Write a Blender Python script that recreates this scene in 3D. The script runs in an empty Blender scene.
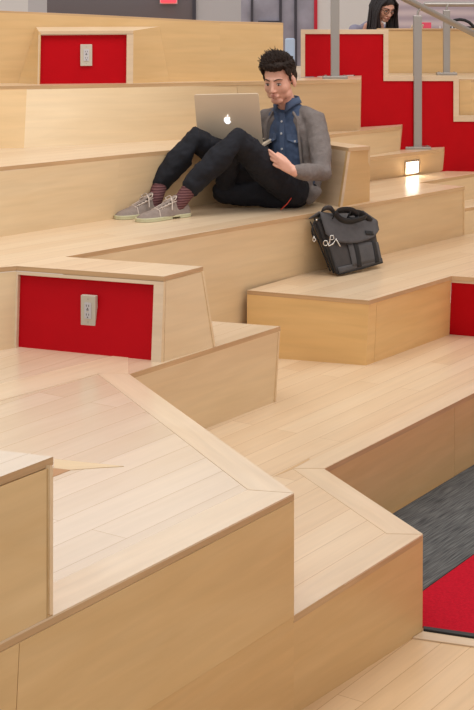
import bpy, bmesh, math, random
from mathutils import Vector, Matrix, noise
random.seed(7)
COL = bpy.context.scene.collection
FPX = 1500.0      # focal length in pixels
H = 2.261         # eye height above the lowest floor
ZF, ZQ, ZH, ZP, ZM, ZL, Z1, Z2 = 0.0, .35, .875, .70, 1.05, 1.225, 1.40, 1.75

def W(px, py, z):
    K = py / (H - z)
    return Vector(((px - 237) / K, FPX / K, z))
def J(px, py, D):
    return Vector(((px - 237) * D / FPX, D, H - py * D / FPX))

# ------------------------------------------------------------------ materials
def lin(c):
    out = []
    for v in c:
        v /= 255.0
        out.append(v / 12.92 if v <= .04045 else ((v + .055) / 1.055) ** 2.4)
    return tuple(out) + (1,)
def mat(name, rgb, rough=.5, metal=0, coat=0, spec=.5, emit=None, estr=0, bump=0, bscale=60, vary=0, vscale=8):
    m = bpy.data.materials.new(name); m.use_nodes = True
    nt = m.node_tree; b = nt.nodes['Principled BSDF']
    b.inputs['Base Color'].default_value = lin(rgb)
    b.inputs['Roughness'].default_value = rough
    b.inputs['Metallic'].default_value = metal
    b.inputs['Coat Weight'].default_value = coat
    b.inputs['Specular IOR Level'].default_value = spec
    if emit:
        b.inputs['Emission Color'].default_value = lin(emit); b.inputs['Emission Strength'].default_value = estr
    tc = nt.nodes.new('ShaderNodeTexCoord')
    if vary:
        n = nt.nodes.new('ShaderNodeTexNoise'); n.inputs['Scale'].default_value = vscale; n.inputs['Detail'].default_value = 6
        nt.links.new(tc.outputs['Object'], n.inputs['Vector'])
        hsv = nt.nodes.new('ShaderNodeHueSaturation'); hsv.inputs['Color'].default_value = lin(rgb)
        mr = nt.nodes.new('ShaderNodeMapRange'); mr.inputs[1].default_value = .3; mr.inputs[2].default_value = .7
        mr.inputs[3].default_value = 1 - vary; mr.inputs[4].default_value = 1 + vary
        nt.links.new(n.outputs['Fac'], mr.inputs[0]); nt.links.new(mr.outputs[0], hsv.inputs['Value'])
        nt.links.new(hsv.outputs[0], b.inputs['Base Color'])
    if bump:
        n = nt.nodes.new('ShaderNodeTexNoise'); n.inputs['Scale'].default_value = bscale; n.inputs['Detail'].default_value = 4
        nt.links.new(tc.outputs['Object'], n.inputs['Vector'])
        bp = nt.nodes.new('ShaderNodeBump'); bp.inputs['Strength'].default_value = bump; bp.inputs['Distance'].default_value = .01
        nt.links.new(n.outputs['Fac'], bp.inputs['Height']); nt.links.new(bp.outputs[0], b.inputs['Normal'])
    return m

def wood(name, c1, c2, rough=.35, planks=None, grain=(1.6, 26), coat=0.0, spec=.5, amount=.10, streak=None):
    """maple: UV in metres, u along the grain; planks=(length,width) adds boards"""
    m = bpy.data.materials.new(name); m.use_nodes = True
    nt = m.node_tree; b = nt.nodes['Principled BSDF']; L = nt.links.new
    b.inputs['Roughness'].default_value = rough
    b.inputs['Coat Weight'].default_value = coat; b.inputs['Coat Roughness'].default_value = .18
    b.inputs['Specular IOR Level'].default_value = spec
    uv = nt.nodes.new('ShaderNodeUVMap')
    mp = nt.nodes.new('ShaderNodeMapping'); mp.inputs['Scale'].default_value = (grain[0], grain[1], 1)
    L(uv.outputs[0], mp.inputs['Vector'])
    n1 = nt.nodes.new('ShaderNodeTexNoise'); n1.inputs['Scale'].default_value = 1; n1.inputs['Detail'].default_value = 7; n1.inputs['Distortion'].default_value = .5
    L(mp.outputs[0], n1.inputs['Vector'])
    mp2 = nt.nodes.new('ShaderNodeMapping'); mp2.inputs['Scale'].default_value = (1.1, 5.5, 1)
    L(uv.outputs[0], mp2.inputs['Vector'])
    n2 = nt.nodes.new('ShaderNodeTexNoise'); n2.inputs['Scale'].default_value = 1.3; n2.inputs['Detail'].default_value = 4; n2.inputs['Distortion'].default_value = 1.2
    L(mp2.outputs[0], n2.inputs['Vector'])
    base = nt.nodes.new('ShaderNodeMix'); base.data_type = 'RGBA'
    base.inputs[6].default_value = lin(c1); base.inputs[7].default_value = lin(c2)
    if planks:
        br = nt.nodes.new('ShaderNodeTexBrick'); L(uv.outputs[0], br.inputs['Vector'])
        br.inputs['Scale'].default_value = 1; br.inputs['Brick Width'].default_value = planks[0]; br.inputs['Row Height'].default_value = planks[1]
        br.inputs['Mortar Size'].default_value = .0012; br.inputs['Mortar Smooth'].default_value = .3; br.offset = .37; br.offset_frequency = 2
        br.inputs['Color1'].default_value = (0, 0, 0, 1); br.inputs['Color2'].default_value = (1, 1, 1, 1); br.inputs['Mortar'].default_value = (.5, .5, .5, 1)
        mx = nt.nodes.new('ShaderNodeMath'); mx.operation = 'MULTIPLY_ADD'; mx.inputs[1].default_value = .65
        sc = nt.nodes.new('ShaderNodeMath'); sc.operation = 'MULTIPLY_ADD'; sc.inputs[1].default_value = .9; sc.inputs[2].default_value = -.28
        L(n2.outputs['Fac'], sc.inputs[0]); L(br.outputs['Color'], mx.inputs[0]); L(sc.outputs[0], mx.inputs[2])
        mx.use_clamp = True
        L(mx.outputs[0], base.inputs[0])
    else:
        mr = nt.nodes.new('ShaderNodeMapRange'); mr.inputs[1].default_value = .2; mr.inputs[2].default_value = .8
        L(n2.outputs['Fac'], mr.inputs[0]); L(mr.outputs[0], base.inputs[0])
    hs = nt.nodes.new('ShaderNodeHueSaturation'); L(base.outputs[2], hs.inputs['Color'])
    mr2 = nt.nodes.new('ShaderNodeMapRange'); mr2.inputs[1].default_value = .3; mr2.inputs[2].default_value = .7
    mr2.inputs[3].default_value = 1 - amount; mr2.inputs[4].default_value = 1 + amount
    L(n1.outputs['Fac'], mr2.inputs[0]); L(mr2.outputs[0], hs.inputs['Value'])
    out = hs.outputs[0]
    if planks:
        dk = nt.nodes.new('ShaderNodeMix'); dk.data_type = 'RGBA'; dk.blend_type = 'MULTIPLY'
        dk.inputs[7].default_value = (.62, .5, .38, 1)
        L(br.outputs['Fac'], dk.inputs[0]); L(out, dk.inputs[6]); out = dk.outputs[2]
    L(out, b.inputs['Base Color'])
    return m

M = {}
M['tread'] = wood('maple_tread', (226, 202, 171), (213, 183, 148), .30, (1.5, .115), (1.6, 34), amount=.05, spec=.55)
M['tread_pale'] = wood('maple_tread_front', (219, 197, 171), (208, 183, 153), .27, (1.7, .13), (1.6, 34), amount=.04, spec=.6, coat=.25)
M['border'] = wood('maple_border', (224, 201, 172), (214, 187, 154), .28, None, (2, 30), amount=.06, spec=.55)
M['riser'] = wood('maple_veneer', (226, 200, 161), (218, 189, 147), .42, None, (2.2, 30), amount=.045)
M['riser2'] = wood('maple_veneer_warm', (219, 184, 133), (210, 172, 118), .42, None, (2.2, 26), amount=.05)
M['riser3'] = wood('maple_veneer_bounce', (233, 195, 136), (225, 184, 122), .42, None, (2.2, 26), amount=.05)  # bounced light on the bag bench is put into this colour
M['tan_wood'] = wood('tan_wedge', (186, 134, 84), (176, 124, 74), .45, None, (2.2, 26), amount=.05)
M['edge'] = wood('plywood_edge', (206, 172, 130), (190, 152, 110), .5, None, (3, 60), amount=.12)
M['floor'] = wood('maple_floor', (230, 198, 158), (216, 180, 136), .34, (1.6, .1), (1.6, 30), amount=.05)
M['red'] = mat('red_panel', (184, 2, 18), .6, spec=.12, vary=.04)
M['red_carpet'] = mat('red_carpet', (196, 22, 44), .95, spec=.1, bump=.6, bscale=400, vary=.12, vscale=90)
M['steel'] = mat('brushed_steel', (172, 166, 160), .38, metal=.85)
M['plate'] = mat('outlet_plate', (196, 188, 172), .45)
M['dark'] = mat('black_plastic', (26, 26, 28), .5)
M['white'] = mat('white_paint', (226, 224, 224), .6)
M['offwhite'] = mat('grey_paint', (196, 194, 198), .6)
M['lilac'] = mat('lilac_paint', (206, 190, 198), .6, vary=.05, vscale=2)
M['glass_dark'] = mat('tinted_glass', (112, 106, 112), .12, spec=.6)
M['frame_dark'] = mat('dark_mullion', (64, 62, 74), .4)
M['lamp'] = mat('lamp_diffuser', (255, 250, 240), .4, emit=(255, 244, 225), estr=11)
M['glow_red'] = mat('red_lit_sign', (255, 40, 60), .4, emit=(255, 60, 70), estr=1.6)
M['skin'] = mat('skin', (222, 168, 146), .5, vary=.03, vscale=30)
M['lips'] = mat('lips', (188, 116, 106), .45)
M['hair'] = mat('dark_brown_hair', (42, 30, 24), .6, spec=.2, vary=.3, vscale=120)
M['hair_black'] = mat('black_hair', (30, 20, 22), .38, vary=.25, vscale=60)
M['denim'] = mat('blue_chambray', (64, 80, 108), .85, bump=.15, bscale=300, vary=.12, vscale=26)
M['denim_seam'] = mat('chambray_edge', (74, 90, 118), .85)
M['cardigan'] = mat('grey_knit', (126, 118, 115), .95, spec=.1, bump=.5, bscale=260, vary=.10, vscale=40)
M['jeans'] = mat('black_jeans', (26, 27, 34), .8, spec=.3, bump=.2, bscale=300, vary=.25, vscale=18)
M['suede'] = mat('grey_suede', (142, 128, 120), .9, spec=.2, vary=.1, vscale=60)
M['sole'] = mat('pale_sole', (196, 194, 160), .6)
M['lace'] = mat('pale_lace', (206, 190, 178), .8)
M['alu'] = mat('silver_aluminium', (222, 204, 180), .42, metal=.15)
M['screen'] = mat('screen_black', (20, 20, 24), .2)
M['logo'] = mat('glowing_logo', (255, 255, 255), .4, emit=(240, 246, 255), estr=1.1)
M['orange'] = mat('red_label', (200, 60, 40), .7)
M['canvas'] = mat('grey_canvas', (84, 82, 84), .85, bump=.3, bscale=350, vary=.1, vscale=30)
M['canvas_dark'] = mat('charcoal_canvas', (66, 62, 62), .8, bump=.2, bscale=350, vary=.1, vscale=30)
M['web'] = mat('black_webbing', (24, 23, 26), .7)
M['chrome'] = mat('bright_metal', (214, 210, 204), .25, metal=.9)
M['lilac_top'] = mat('lilac_grey_top', (150, 146, 166), .85)
M['pink'] = mat('pink_card', (238, 84, 110), .6)
M['blue_pale'] = mat('pale_blue_plastic', (190, 210, 236), .5)
M['eye'] = mat('eye_white', (215, 205, 200), .35)
M['button'] = mat('pearl_button', (205, 205, 208), .3)

def striped_sock():
    m = mat('maroon_striped_knit', (108, 66, 70), .95, spec=.1)
    nt = m.node_tree; b = nt.nodes['Principled BSDF']
    tc = nt.nodes.new('ShaderNodeTexCoord'); w = nt.nodes.new('ShaderNodeTexWave')
    w.bands_direction = 'Z'; w.inputs['Scale'].default_value = 22; w.inputs['Distortion'].default_value = 1.5
    nt.links.new(tc.outputs['Object'], w.inputs['Vector'])
    r = nt.nodes.new('ShaderNodeValToRGB'); r.color_ramp.elements[0].color = lin((78, 46, 50)); r.color_ramp.elements[1].color = lin((122, 86, 86))
    nt.links.new(w.outputs['Fac'], r.inputs[0]); nt.links.new(r.outputs[0], b.inputs['Base Color'])
    return m
M['sock'] = striped_sock()
def carpet_mat():
    m = mat('charcoal_carpet', (84, 86, 88), .97, spec=.08)
    nt = m.node_tree; b = nt.nodes['Principled BSDF']; L = nt.links.new
    uv = nt.nodes.new('ShaderNodeUVMap'); mp = nt.nodes.new('ShaderNodeMapping'); mp.inputs['Scale'].default_value = (7, 190, 1)
    L(uv.outputs[0], mp.inputs['Vector'])
    n = nt.nodes.new('ShaderNodeTexNoise'); n.inputs['Scale'].default_value = 1; n.inputs['Detail'].default_value = 5
    L(mp.outputs[0], n.inputs['Vector'])
    r = nt.nodes.new('ShaderNodeValToRGB'); r.color_ramp.elements[0].position = .3; r.color_ramp.elements[1].position = .7
    r.color_ramp.elements[0].color = lin((58, 58, 60)); r.color_ramp.elements[1].color = lin((116, 116, 114))
    L(n.outputs['Fac'], r.inputs[0]); L(r.outputs[0], b.inputs['Base Color'])
    bp = nt.nodes.new('ShaderNodeBump'); bp.inputs['Strength'].default_value = .5; bp.inputs['Distance'].default_value = .005
    L(n.outputs['Fac'], bp.inputs['Height']); L(bp.outputs[0], b.inputs['Normal'])
    return m
M['carpet'] = carpet_mat()
def bands_mat():
    m = mat('banded_glass', (204, 186, 196), .4)
    nt = m.node_tree; b = nt.nodes['Principled BSDF']; L = nt.links.new
    tc = nt.nodes.new('ShaderNodeTexCoord'); w = nt.nodes.new('ShaderNodeTexWave'); w.bands_direction = 'Z'
    w.inputs['Scale'].default_value = 2.6; w.inputs['Distortion'].default_value = .6
    L(tc.outputs['Object'], w.inputs['Vector'])
    r = nt.nodes.new('ShaderNodeValToRGB'); r.color_ramp.elements[0].color = lin((188, 172, 186)); r.color_ramp.elements[1].color = lin((222, 206, 212))
    L(w.outputs['Fac'], r.inputs[0]); L(r.outputs[0], b.inputs['Base Color'])
    return m
M['bands'] = bands_mat()

# ------------------------------------------------------------------ helpers
def link(name, bm, mats, parent=None, smooth=False):
    me = bpy.data.meshes.new(name)
    bmesh.ops.recalc_face_normals(bm, faces=bm.faces[:])
    bm.to_mesh(me); bm.free()
    for m in (mats if isinstance(mats, (list, tuple)) else [mats]):
        me.materials.append(m)
    if smooth:
        for p in me.polygons: p.use_smooth = True
    o = bpy.data.objects.new(name, me); COL.objects.link(o)
    if parent: attach(o, parent)
    return o
def attach(o, parent):
    o.parent = parent
    bpy.context.view_layer.update()
    o.matrix_parent_inverse = parent.matrix_world.inverted()
GROUPS = {'bench_tier': 'maple seating tiers', 'stair_step': 'maple stair steps', 'railing_post': 'steel railing posts', 'wall_outlet': 'wall outlets on red panels', 'parapet': 'maple parapets'}
def thing(name, label, cat, loc=(0, 0, 0), group=None):
    group = group or GROUPS.get(name)
    o = bpy.data.objects.new(name, None); COL.objects.link(o); o.location = loc; o.empty_display_size = .1
    o['label'] = label; o['category'] = cat
    if group: o['group'] = group
    bpy.context.view_layer.update()
    return o
def tag(o, label, cat, group=None):
    o['label'] = label; o['category'] = cat
    if group: o['group'] = group
    return o
def struct(o): o['kind'] = 'structure'; return o

def set_uv(bm, fn):
    uvl = bm.loops.layers.uv.verify()
    for f in bm.faces:
        for l in f.loops:
            l[uvl].uv = fn(f, l.vert.co)
def uv_xy(ang, off=(0, 0)):
    c, s = math.cos(ang), math.sin(ang)
    def fn(f, co):
        if abs(f.normal.z) > .5:
            return (co.x * c + co.y * s + off[0], -co.x * s + co.y * c + off[1])
        return (co.x * c + co.y * s, co.z)
    return fn
def prism(pts, t, ang=0, off=(0, 0), side_mat=1):
    """horizontal slab: pts is the top outline, t its thickness"""
    bm = bmesh.new()
    top = [bm.verts.new(p) for p in pts]; bot = [bm.verts.new(p - Vector((0, 0, t))) for p in pts]
    bm.faces.new(top); bm.faces.new(bot[::-1])
    n = len(pts)
    for i in range(n):
        f = bm.faces.new((top[i], top[(i + 1) % n], bot[(i + 1) % n], bot[i])); f.material_index = side_mat
    bm.normal_update(); bmesh.ops.recalc_face_normals(bm, faces=bm.faces[:]); bm.normal_update()
    set_uv(bm, uv_xy(ang, off))
    return bm
def panel(a, b, c, d, inward, t=.018, uoff=0):
    """a,b top corners; c,d bottom corners (c under b, d under a)"""
    bm = bmesh.new()
    n = (b - a).cross(d - a).normalized()
    if n.dot(inward) < 0: n = -n
    NU, NV = 8, 6
    P_ = lambda u, v: a.lerp(b, u).lerp(d.lerp(c, u), v)
    fr = [[bm.verts.new(P_(i / NU, j / NV)) for j in range(NV + 1)] for i in range(NU + 1)]
    bk = [[bm.verts.new(P_(i / NU, j / NV) + n * t) for j in range(NV + 1)] for i in range(NU + 1)]
    for g in (fr, bk):
        for i in range(NU):
            for j in range(NV): bm.faces.new((g[i][j], g[i + 1][j], g[i + 1][j + 1], g[i][j + 1])).smooth = g is fr
    for i in range(NU):
        for j in (0, NV): bm.faces.new((fr[i][j], fr[i + 1][j], bk[i + 1][j], bk[i][j]))
    for j in range(NV):
        for i in (0, NU): bm.faces.new((fr[i][j], fr[i][j + 1], bk[i][j + 1], bk[i][j]))
    bmesh.ops.split_edges(bm, edges=[e for e in bm.edges if len(e.link_faces) == 2 and e.link_faces[0].smooth != e.link_faces[1].smooth])
    bm.normal_update()
    u = (b - a).normalized()
    set_uv(bm, lambda f, co: ((co - a).dot(u) + uoff, co.z + uoff * .37))
    return bm
def lerp(a, b, t): return a + (b - a) * t
TT = .022
def riser(parent, ta, tb, ba, bb, m='riser', cuts=(), inward=None, name='riser_panel', drop=TT, uo=None):
    """ta,tb top outline points, ba,bb bottom points (3D). panels between the cuts"""
    inward = inward or Vector((0, 1, 0))
    def dn(t, b):
        L = (b - t)
        return t + L * (drop / max(1e-6, t.z - b.z))
    ta2, tb2 = dn(ta, ba), dn(tb, bb)
    ks = [0] + list(cuts) + [1]; ln = (tb - ta).length; g = .0012 / max(ln, .01)
    for i in range(len(ks) - 1):
        s, e = ks[i] + (g if i else 0), ks[i + 1] - (g if i < len(ks) - 2 else 0)
        bm = panel(lerp(ta2, tb2, s), lerp(ta2, tb2, e), lerp(ba, bb, e), lerp(ba, bb, s), inward, uoff=random.random() * 9 if uo is None else uo)
        link(name, bm, M[m], parent)
def tread(parent, px, z, ang, m='tread', name='tread', off=(0, 0)):
    pts = [W(x, y, z) for x, y in px]
    return link(name, prism(pts, TT, ang, off), [M[m], M['edge']], parent)
def board(parent, px, z, ang, m='border', name='border_board', lift=.0015):
    pts = [W(x, y, z) + Vector((0, 0, lift)) for x, y in px]
    return link(name, prism(pts, lift + .004, ang, (random.random() * 5, random.random() * 5), 0), M[m], parent)
def direction(a, b):
    d = b - a; return math.atan2(d.y, d.x)
def box(bm, cx, cy, cz, sx, sy, sz, rot=None, mi=0):
    r = bmesh.ops.create_cube(bm, size=1)
    for v in r['verts']:
        v.co = Vector((v.co.x * sx, v.co.y * sy, v.co.z * sz))
        if rot: v.co = rot @ v.co
        v.co += Vector((cx, cy, cz))
    for f in {f for v in r['verts'] for f in v.link_faces}: f.material_index = mi
def bevel(o, w, seg=2):
    md = o.modifiers.new('bevel', 'BEVEL'); md.width = w; md.segments = seg; md.limit_method = 'ANGLE'; return o

def ring(bm, c, ax, ay, rx, ry, n):
    return [bm.verts.new(c + ax * (rx * math.cos(2 * math.pi * k / n)) + ay * (ry * math.sin(2 * math.pi * k / n))) for k in range(n)]
def skin_rings(bm, rs, cap=True, mi=0):
    n = len(rs[0])
    for a, b in zip(rs, rs[1:]):
        for k in range(n): bm.faces.new((a[k], a[(k + 1) % n], b[(k + 1) % n], b[k])).material_index = mi
    if cap:
        bm.faces.new(rs[0][::-1]).material_index = mi; bm.faces.new(rs[-1]).material_index = mi
def frame_of(d):
    d = d.normalized(); up = Vector((0, 0, 1)) if abs(d.z) < .9 else Vector((1, 0, 0))
    x = d.cross(up).normalized(); return x, x.cross(d).normalized()
def tube(bm, pts, rad, n=12, round_ends=True, flat=1.0, mi=0):
    """swept tube with hemispherical ends"""
    pts = [Vector(p) for p in pts]
    if not isinstance(rad, (list, tuple)): rad = [rad] * len(pts)
    rs = []; N = len(pts); px_, py_ = frame_of(pts[1] - pts[0])
    for i in range(N):
        d = (pts[min(i + 1, N - 1)] - pts[max(i - 1, 0)]).normalized()
        x = (px_ - d * px_.dot(d)); x = x.normalized() if x.length > 1e-4 else frame_of(d)[0]
        y = d.cross(x).normalized(); px_ = x
        if i == 0 and round_ends:
            for a in (80, 55, 28):
                a = math.radians(a); rs.append(ring(bm, pts[0] - d * rad[0] * math.sin(a), x, y, rad[0] * math.cos(a), rad[0] * math.cos(a) * flat, n))
        rs.append(ring(bm, pts[i], x, y, rad[i], rad[i] * flat, n))
        if i == N - 1 and round_ends:
            for a in (28, 55, 80):
                a = math.radians(a); rs.append(ring(bm, pts[i] + d * rad[i] * math.sin(a), x, y, rad[i] * math.cos(a), rad[i] * math.cos(a) * flat, n))
    skin_rings(bm, rs, mi=mi)
def ellipsoid(bm, c, r, R=None, seg=20, mi=0):
    q = bmesh.ops.create_uvsphere(bm, u_segments=seg, v_segments=max(8, seg * 2 // 3), radius=1)
    for v in q['verts']:
        p = Vector((v.co.x * r[0], v.co.y * r[1], v.co.z * r[2]))
        v.co = (R @ p if R else p) + c
    if mi:
        for f in {f for v in q['verts'] for f in v.link_faces}: f.material_index = mi
def smooth_blob(name, bm, m, parent, voxel=.006, it=6, disp=0, dscale=.05):
    o = link(name, bm, m, parent, smooth=True)
    r = o.modifiers.new('remesh', 'REMESH'); r.mode = 'VOXEL'; r.voxel_size = voxel; r.use_smooth_shade = True
    s = o.modifiers.new('smooth', 'SMOOTH'); s.factor = .5; s.iterations = it
    if disp:
        t = bpy.data.textures.new(name + '_folds', 'CLOUDS'); t.noise_scale = dscale; t.noise_depth = 2
        d = o.modifiers.new('folds', 'DISPLACE'); d.texture = t; d.strength = disp; d.mid_level = .5; d.texture_coords = 'LOCAL'
    return o

# ------------------------------------------------------------------ camera, light
sc = bpy.context.scene
cd = bpy.data.cameras.new('camera'); cam = bpy.data.objects.new('camera', cd); COL.objects.link(cam)
cam.location = (0, 0, H); cam.rotation_euler = (math.pi / 2, 0, 0)
cd.sensor_fit = 'VERTICAL'; cd.sensor_height = 36; cd.lens = FPX / 710 * 36; cd.shift_y = -.5; cd.clip_end = 200
sc.camera = cam
sc.view_settings.view_transform = 'Standard'; sc.view_settings.look = 'None'; sc.view_settings.gamma = 1
sc.view_settings.exposure = 0.05
w = bpy.data.worlds.new('room_light'); sc.world = w; w.use_nodes = True
w.node_tree.nodes['Background'].inputs[0].default_value = (1.0, .975, .96, 1); w.node_tree.nodes['Background'].inputs[1].default_value = .70
def area(name, loc, size, power, color, target):
    l = bpy.data.lights.new(name, 'AREA'); l.shape = 'RECTANGLE'; l.size, l.size_y = size; l.energy = power; l.color = color
    o = bpy.data.objects.new(name, l); COL.objects.link(o); o.location = loc
    o.rotation_euler = (Vector(target) - Vector(loc)).to_track_quat('-Z', 'Y').to_euler(); return o
area('ceiling_lamp', (-1.4, 6.6, 5.8), (3.6, 2.6), 98, (1, .96, .91), (-1.2, 7.4, 0))
area('ceiling_lamp', (2.4, 7.4, 5.8), (3.2, 2.4), 95, (1, .96, .91), (2.0, 8.4, 0))
area('rear_fill_light', (-2.5, 17.6, 6.4), (8.0, 3.6), 105, (1, .99, .98), (0, 6, .4))  # added unseen area light, gives the near platform its pale reflection

# ------------------------------------------------------------------ floors
A = W(294.1, 493.3, ZP); angP = math.atan2(1500, 1033)
fl = prism([Vector((-6, -1.5, 0)), Vector((6, -1.5, 0)), Vector((6, 11.2, 0)), Vector((-6, 11.2, 0))], .1, angP, side_mat=0)
struct(link('floor', fl, M['floor']))
# upper floor behind the tiers
uf = prism([Vector((-7, 11.2, 1.1)), Vector((9, 11.2, 1.1)), Vector((9, 18.2, 1.1)), Vector((-7, 18.2, 1.1))], .1, 0, side_mat=0)
struct(link('floor', uf, M['floor']))

def slab_px(name, px, z, t, m, ang=angP, lift=0):
    return link(name, prism([W(x, y, z) + Vector((0, 0, lift)) for x, y in px], t, ang, side_mat=0), m)
tag(slab_px('carpet', [(325.5, 556), (474, 466.2), (572, 410.5), (663, 420.5), (474, 555.4), (423.6, 591.4), (397.5, 612)], 0, .007, M['carpet'], lift=.008),
    'charcoal streaked carpet strip at the foot of the lowest tier', 'carpet')
tag(slab_px('carpet', [(398.5, 613), (424, 592.4), (474, 556.5), (663, 422), (1050, 455), (1050, 715), (474, 636), (423.5, 628.5)], 0, .007, M['red_carpet'], lift=.008),
    'bright red carpet square at the lower right edge', 'carpet')
tag(bevel(slab_px('carpet_edging', [(423.3, 629), (474, 636.2), (1050, 715.5), (1050, 719), (474, 639.5), (423.3, 632)], 0, .011, M['dark'], lift=.012), .003),
    'thin black edging strip between red carpet and wooden floor', 'edging strip')
fb = slab_px('threshold_board', [(422.9, 632.6), (474, 640.3), (1050, 720), (1050, 732), (474, 647.5), (412.5, 638.8)], 0, .004, M['border'], ang=-.4, lift=.005)
tag(fb, 'pale maple threshold board laid beside the black edging strip', 'floor board')

# ------------------------------------------------------------------ lowest tier (Q)
t = thing('bench_tier', 'lowest wide maple tier with a zigzag front corner above the carpet', 'seating tier', W(380, 450, ZQ) * 1.0 - Vector((0, 0, ZQ)))
Q = [(422.9, 534.4), (324, 469), (474, 393.3), (572, 344), (474, 336.5), (449, 334.8), (366, 365.5), (247, 356), (150, 384), (129, 458), (293.5, 616.2)]
tread(t, Q, ZQ, angP, off=(.4, .03))
b3 = lambda x, y: W(x, y, ZF)
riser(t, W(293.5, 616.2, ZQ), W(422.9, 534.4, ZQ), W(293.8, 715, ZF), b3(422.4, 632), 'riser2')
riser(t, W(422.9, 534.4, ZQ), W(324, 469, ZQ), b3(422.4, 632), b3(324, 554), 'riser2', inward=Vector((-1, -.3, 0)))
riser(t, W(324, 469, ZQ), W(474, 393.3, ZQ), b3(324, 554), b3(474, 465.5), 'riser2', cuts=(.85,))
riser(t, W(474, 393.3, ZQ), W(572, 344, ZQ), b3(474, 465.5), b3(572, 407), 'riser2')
board(t, [(422.9, 534.4), (324, 469), (293, 469), (387, 534)], ZQ, direction(W(324, 469, ZQ), W(422.9, 534.4, ZQ)))
board(t, [(422.6, 534.8), (293.6, 616), (293.6, 590), (386.6, 534.6)], ZQ, angP)
board(t, [(324, 468.6), (474, 393.3), (572, 344), (572, 334), (474, 382), (294, 468.4)], ZQ, angP)
board(t, [(273, 477), (293, 469), (310, 459.2), (309, 458.2)], ZQ, angP, m='edge', lift=.0008)

# ------------------------------------------------------------------ front platform (P left)
t = thing('bench_tier', 'large pale maple platform in the left foreground with a sharp corner', 'seating tier', W(60, 520, ZP) - Vector((0, 0, ZP)))
P = [(294.1, 493.3), (129, 374.3), (280.5, 326.3), (213, 321.3), (150, 316.5), (14, 338), (-400, 402.5), (-400, 847)]
tread(t, P, ZP, angP, m='tread_pale')
F0 = W(-400, 847, ZP); Fd = W(294, 715, ZF)
F0b = Vector((F0.x, F0.y, 0))
qa = W(294, 616.4, ZQ)
ff = lambda s: lerp(F0, A, s)
s20 = .4715
F0q = lerp(F0, F0b, .5); F0q += (qa - A) - Vector((0, 0, qa.z - A.z))
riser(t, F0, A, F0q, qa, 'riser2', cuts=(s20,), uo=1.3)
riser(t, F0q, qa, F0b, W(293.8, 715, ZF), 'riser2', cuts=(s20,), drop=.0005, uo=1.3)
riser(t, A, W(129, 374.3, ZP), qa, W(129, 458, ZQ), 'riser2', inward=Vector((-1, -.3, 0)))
riser(t, W(129, 374.3, ZP), W(280.5, 326.3, ZP), W(129, 458, ZQ), W(276, 401.4, ZQ), 'riser')
riser(t, W(280.5, 326.3, ZP), W(213, 321.3, ZP), W(276, 401.4, ZQ), W(213, 393, ZQ), 'riser', inward=Vector((-.5, -1, 0)))
board(t, [(294.1, 493.3), (129, 374.3), (98, 374), (248, 490)], ZP, direction(W(129, 374.3, ZP), A))
board(t, [(293.7, 493.6), (-400, 847), (-400, 800.5), (247.5, 490.4)], ZP, angP)
board(t, [(97.6, 374.2), (0, 401), (-400, 512), (-400, 486), (0, 384), (128, 352.5), (128.4, 374)], ZP, angP - .04)
board(t, [(54, 459.2), (124, 466.6), (100, 468.0), (70, 470.2), (54, 468.5)], ZP, .1, m='riser', name='wedge_board')
board(t, [(52, 468.5), (70.5, 470.2), (52, 477.5)], ZP, .1, m='tan_wood', name='wedge_board', lift=.0012)  # thin tan wedge, darker than the boards around it

# small raised block on it, far left
t = thing('bench_block', 'maple block raised on the platform at the left foreground edge', 'seating block', W(10, 560, ZP))
LB = [(53.2, 456.6), (0, 450.3), (-400, 403), (-400, 629)]
tread(t, LB, ZM, angP, m='tread_pale')
riser(t, W(-400, 629, ZM), W(53.2, 456.6, ZM), W(-400, 847, ZP) + Vector((0, 0, .002)), W(53, 615.8, ZP) + Vector((0, 0, .002)), 'riser2', cuts=(.982,))
riser(t, W(53.2, 456.6, ZM), W(0, 450.3, ZM), W(53, 615.8, ZP) + Vector((0, 0, .002)), W(0, 585, ZP) + Vector((0, 0, .002)), 'riser', inward=Vector((-.3, -1, 0)))

# ------------------------------------------------------------------ bag bench (P right)
t = thing('bench_tier', 'maple bench tier carrying the grey messenger bag', 'seating tier', W(380, 290, ZP) - Vector((0, 0, ZP - ZQ)))
PR = [(247, 290.3), (369, 300.5), (451.5, 276), (474, 277.5), (1072, 317.8), (806, 216.8), (600, 214), (540, 221), (474, 233), (464.7, 235), (304, 273.5)]
tread(t, PR, ZP, math.atan2(1500, 1180), off=(.3, .05))
riser(t, W(247, 290.3, ZP), W(369, 300.5, ZP), W(247, 356, ZQ), W(366, 365.5, ZQ), 'riser3')
riser(t, W(369, 300.5, ZP), W(451.5, 276, ZP), W(366, 365.5, ZQ), W(449.2, 334.8, ZQ), 'riser3', cuts=(.09,))
def red_front(parent, ta, tb, ba, bb, rail, stile_l, stile_r, depth=.022):
    """face between top ta-tb and bottom ba-bb with a recessed red panel framed by a rail and two stiles (fractions)"""
    nrm = (tb - ta).cross(ba - ta).normalized()
    if nrm.y < 0: nrm = -nrm
    def pt(u, v): return lerp(lerp(ta, tb, u), lerp(ba, bb, u), v)
    def piece(u0, u1, v0, v1, name, m, depth=0, th=.02):
        o = nrm * depth
        link(name, panel(pt(u0, v0) + o, pt(u1, v0) + o, pt(u1, v1) + o, pt(u0, v1) + o, nrm, t=th, uoff=random.random() * 5), M[m], parent)
    hz = TT / (ta.z - ba.z)
    if rail > hz: piece(0, 1, hz, rail, 'top_rail', 'border', th=.028)
    if stile_l: piece(0, stile_l, rail, 1, 'stile', 'border', th=.028)
    if stile_r < 1: piece(stile_r, 1, rail, 1, 'stile', 'border', th=.028)
    piece(stile_l, stile_r, rail, 1, 'red_panel', 'red', depth=depth, th=.008)
    return pt, nrm
red_front(t, W(451.5, 276, ZP), W(1072, 317.8, ZP), W(449.2, 334.8, ZQ), W(1057, 384, ZQ), .11, 0, 1, .004)
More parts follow.
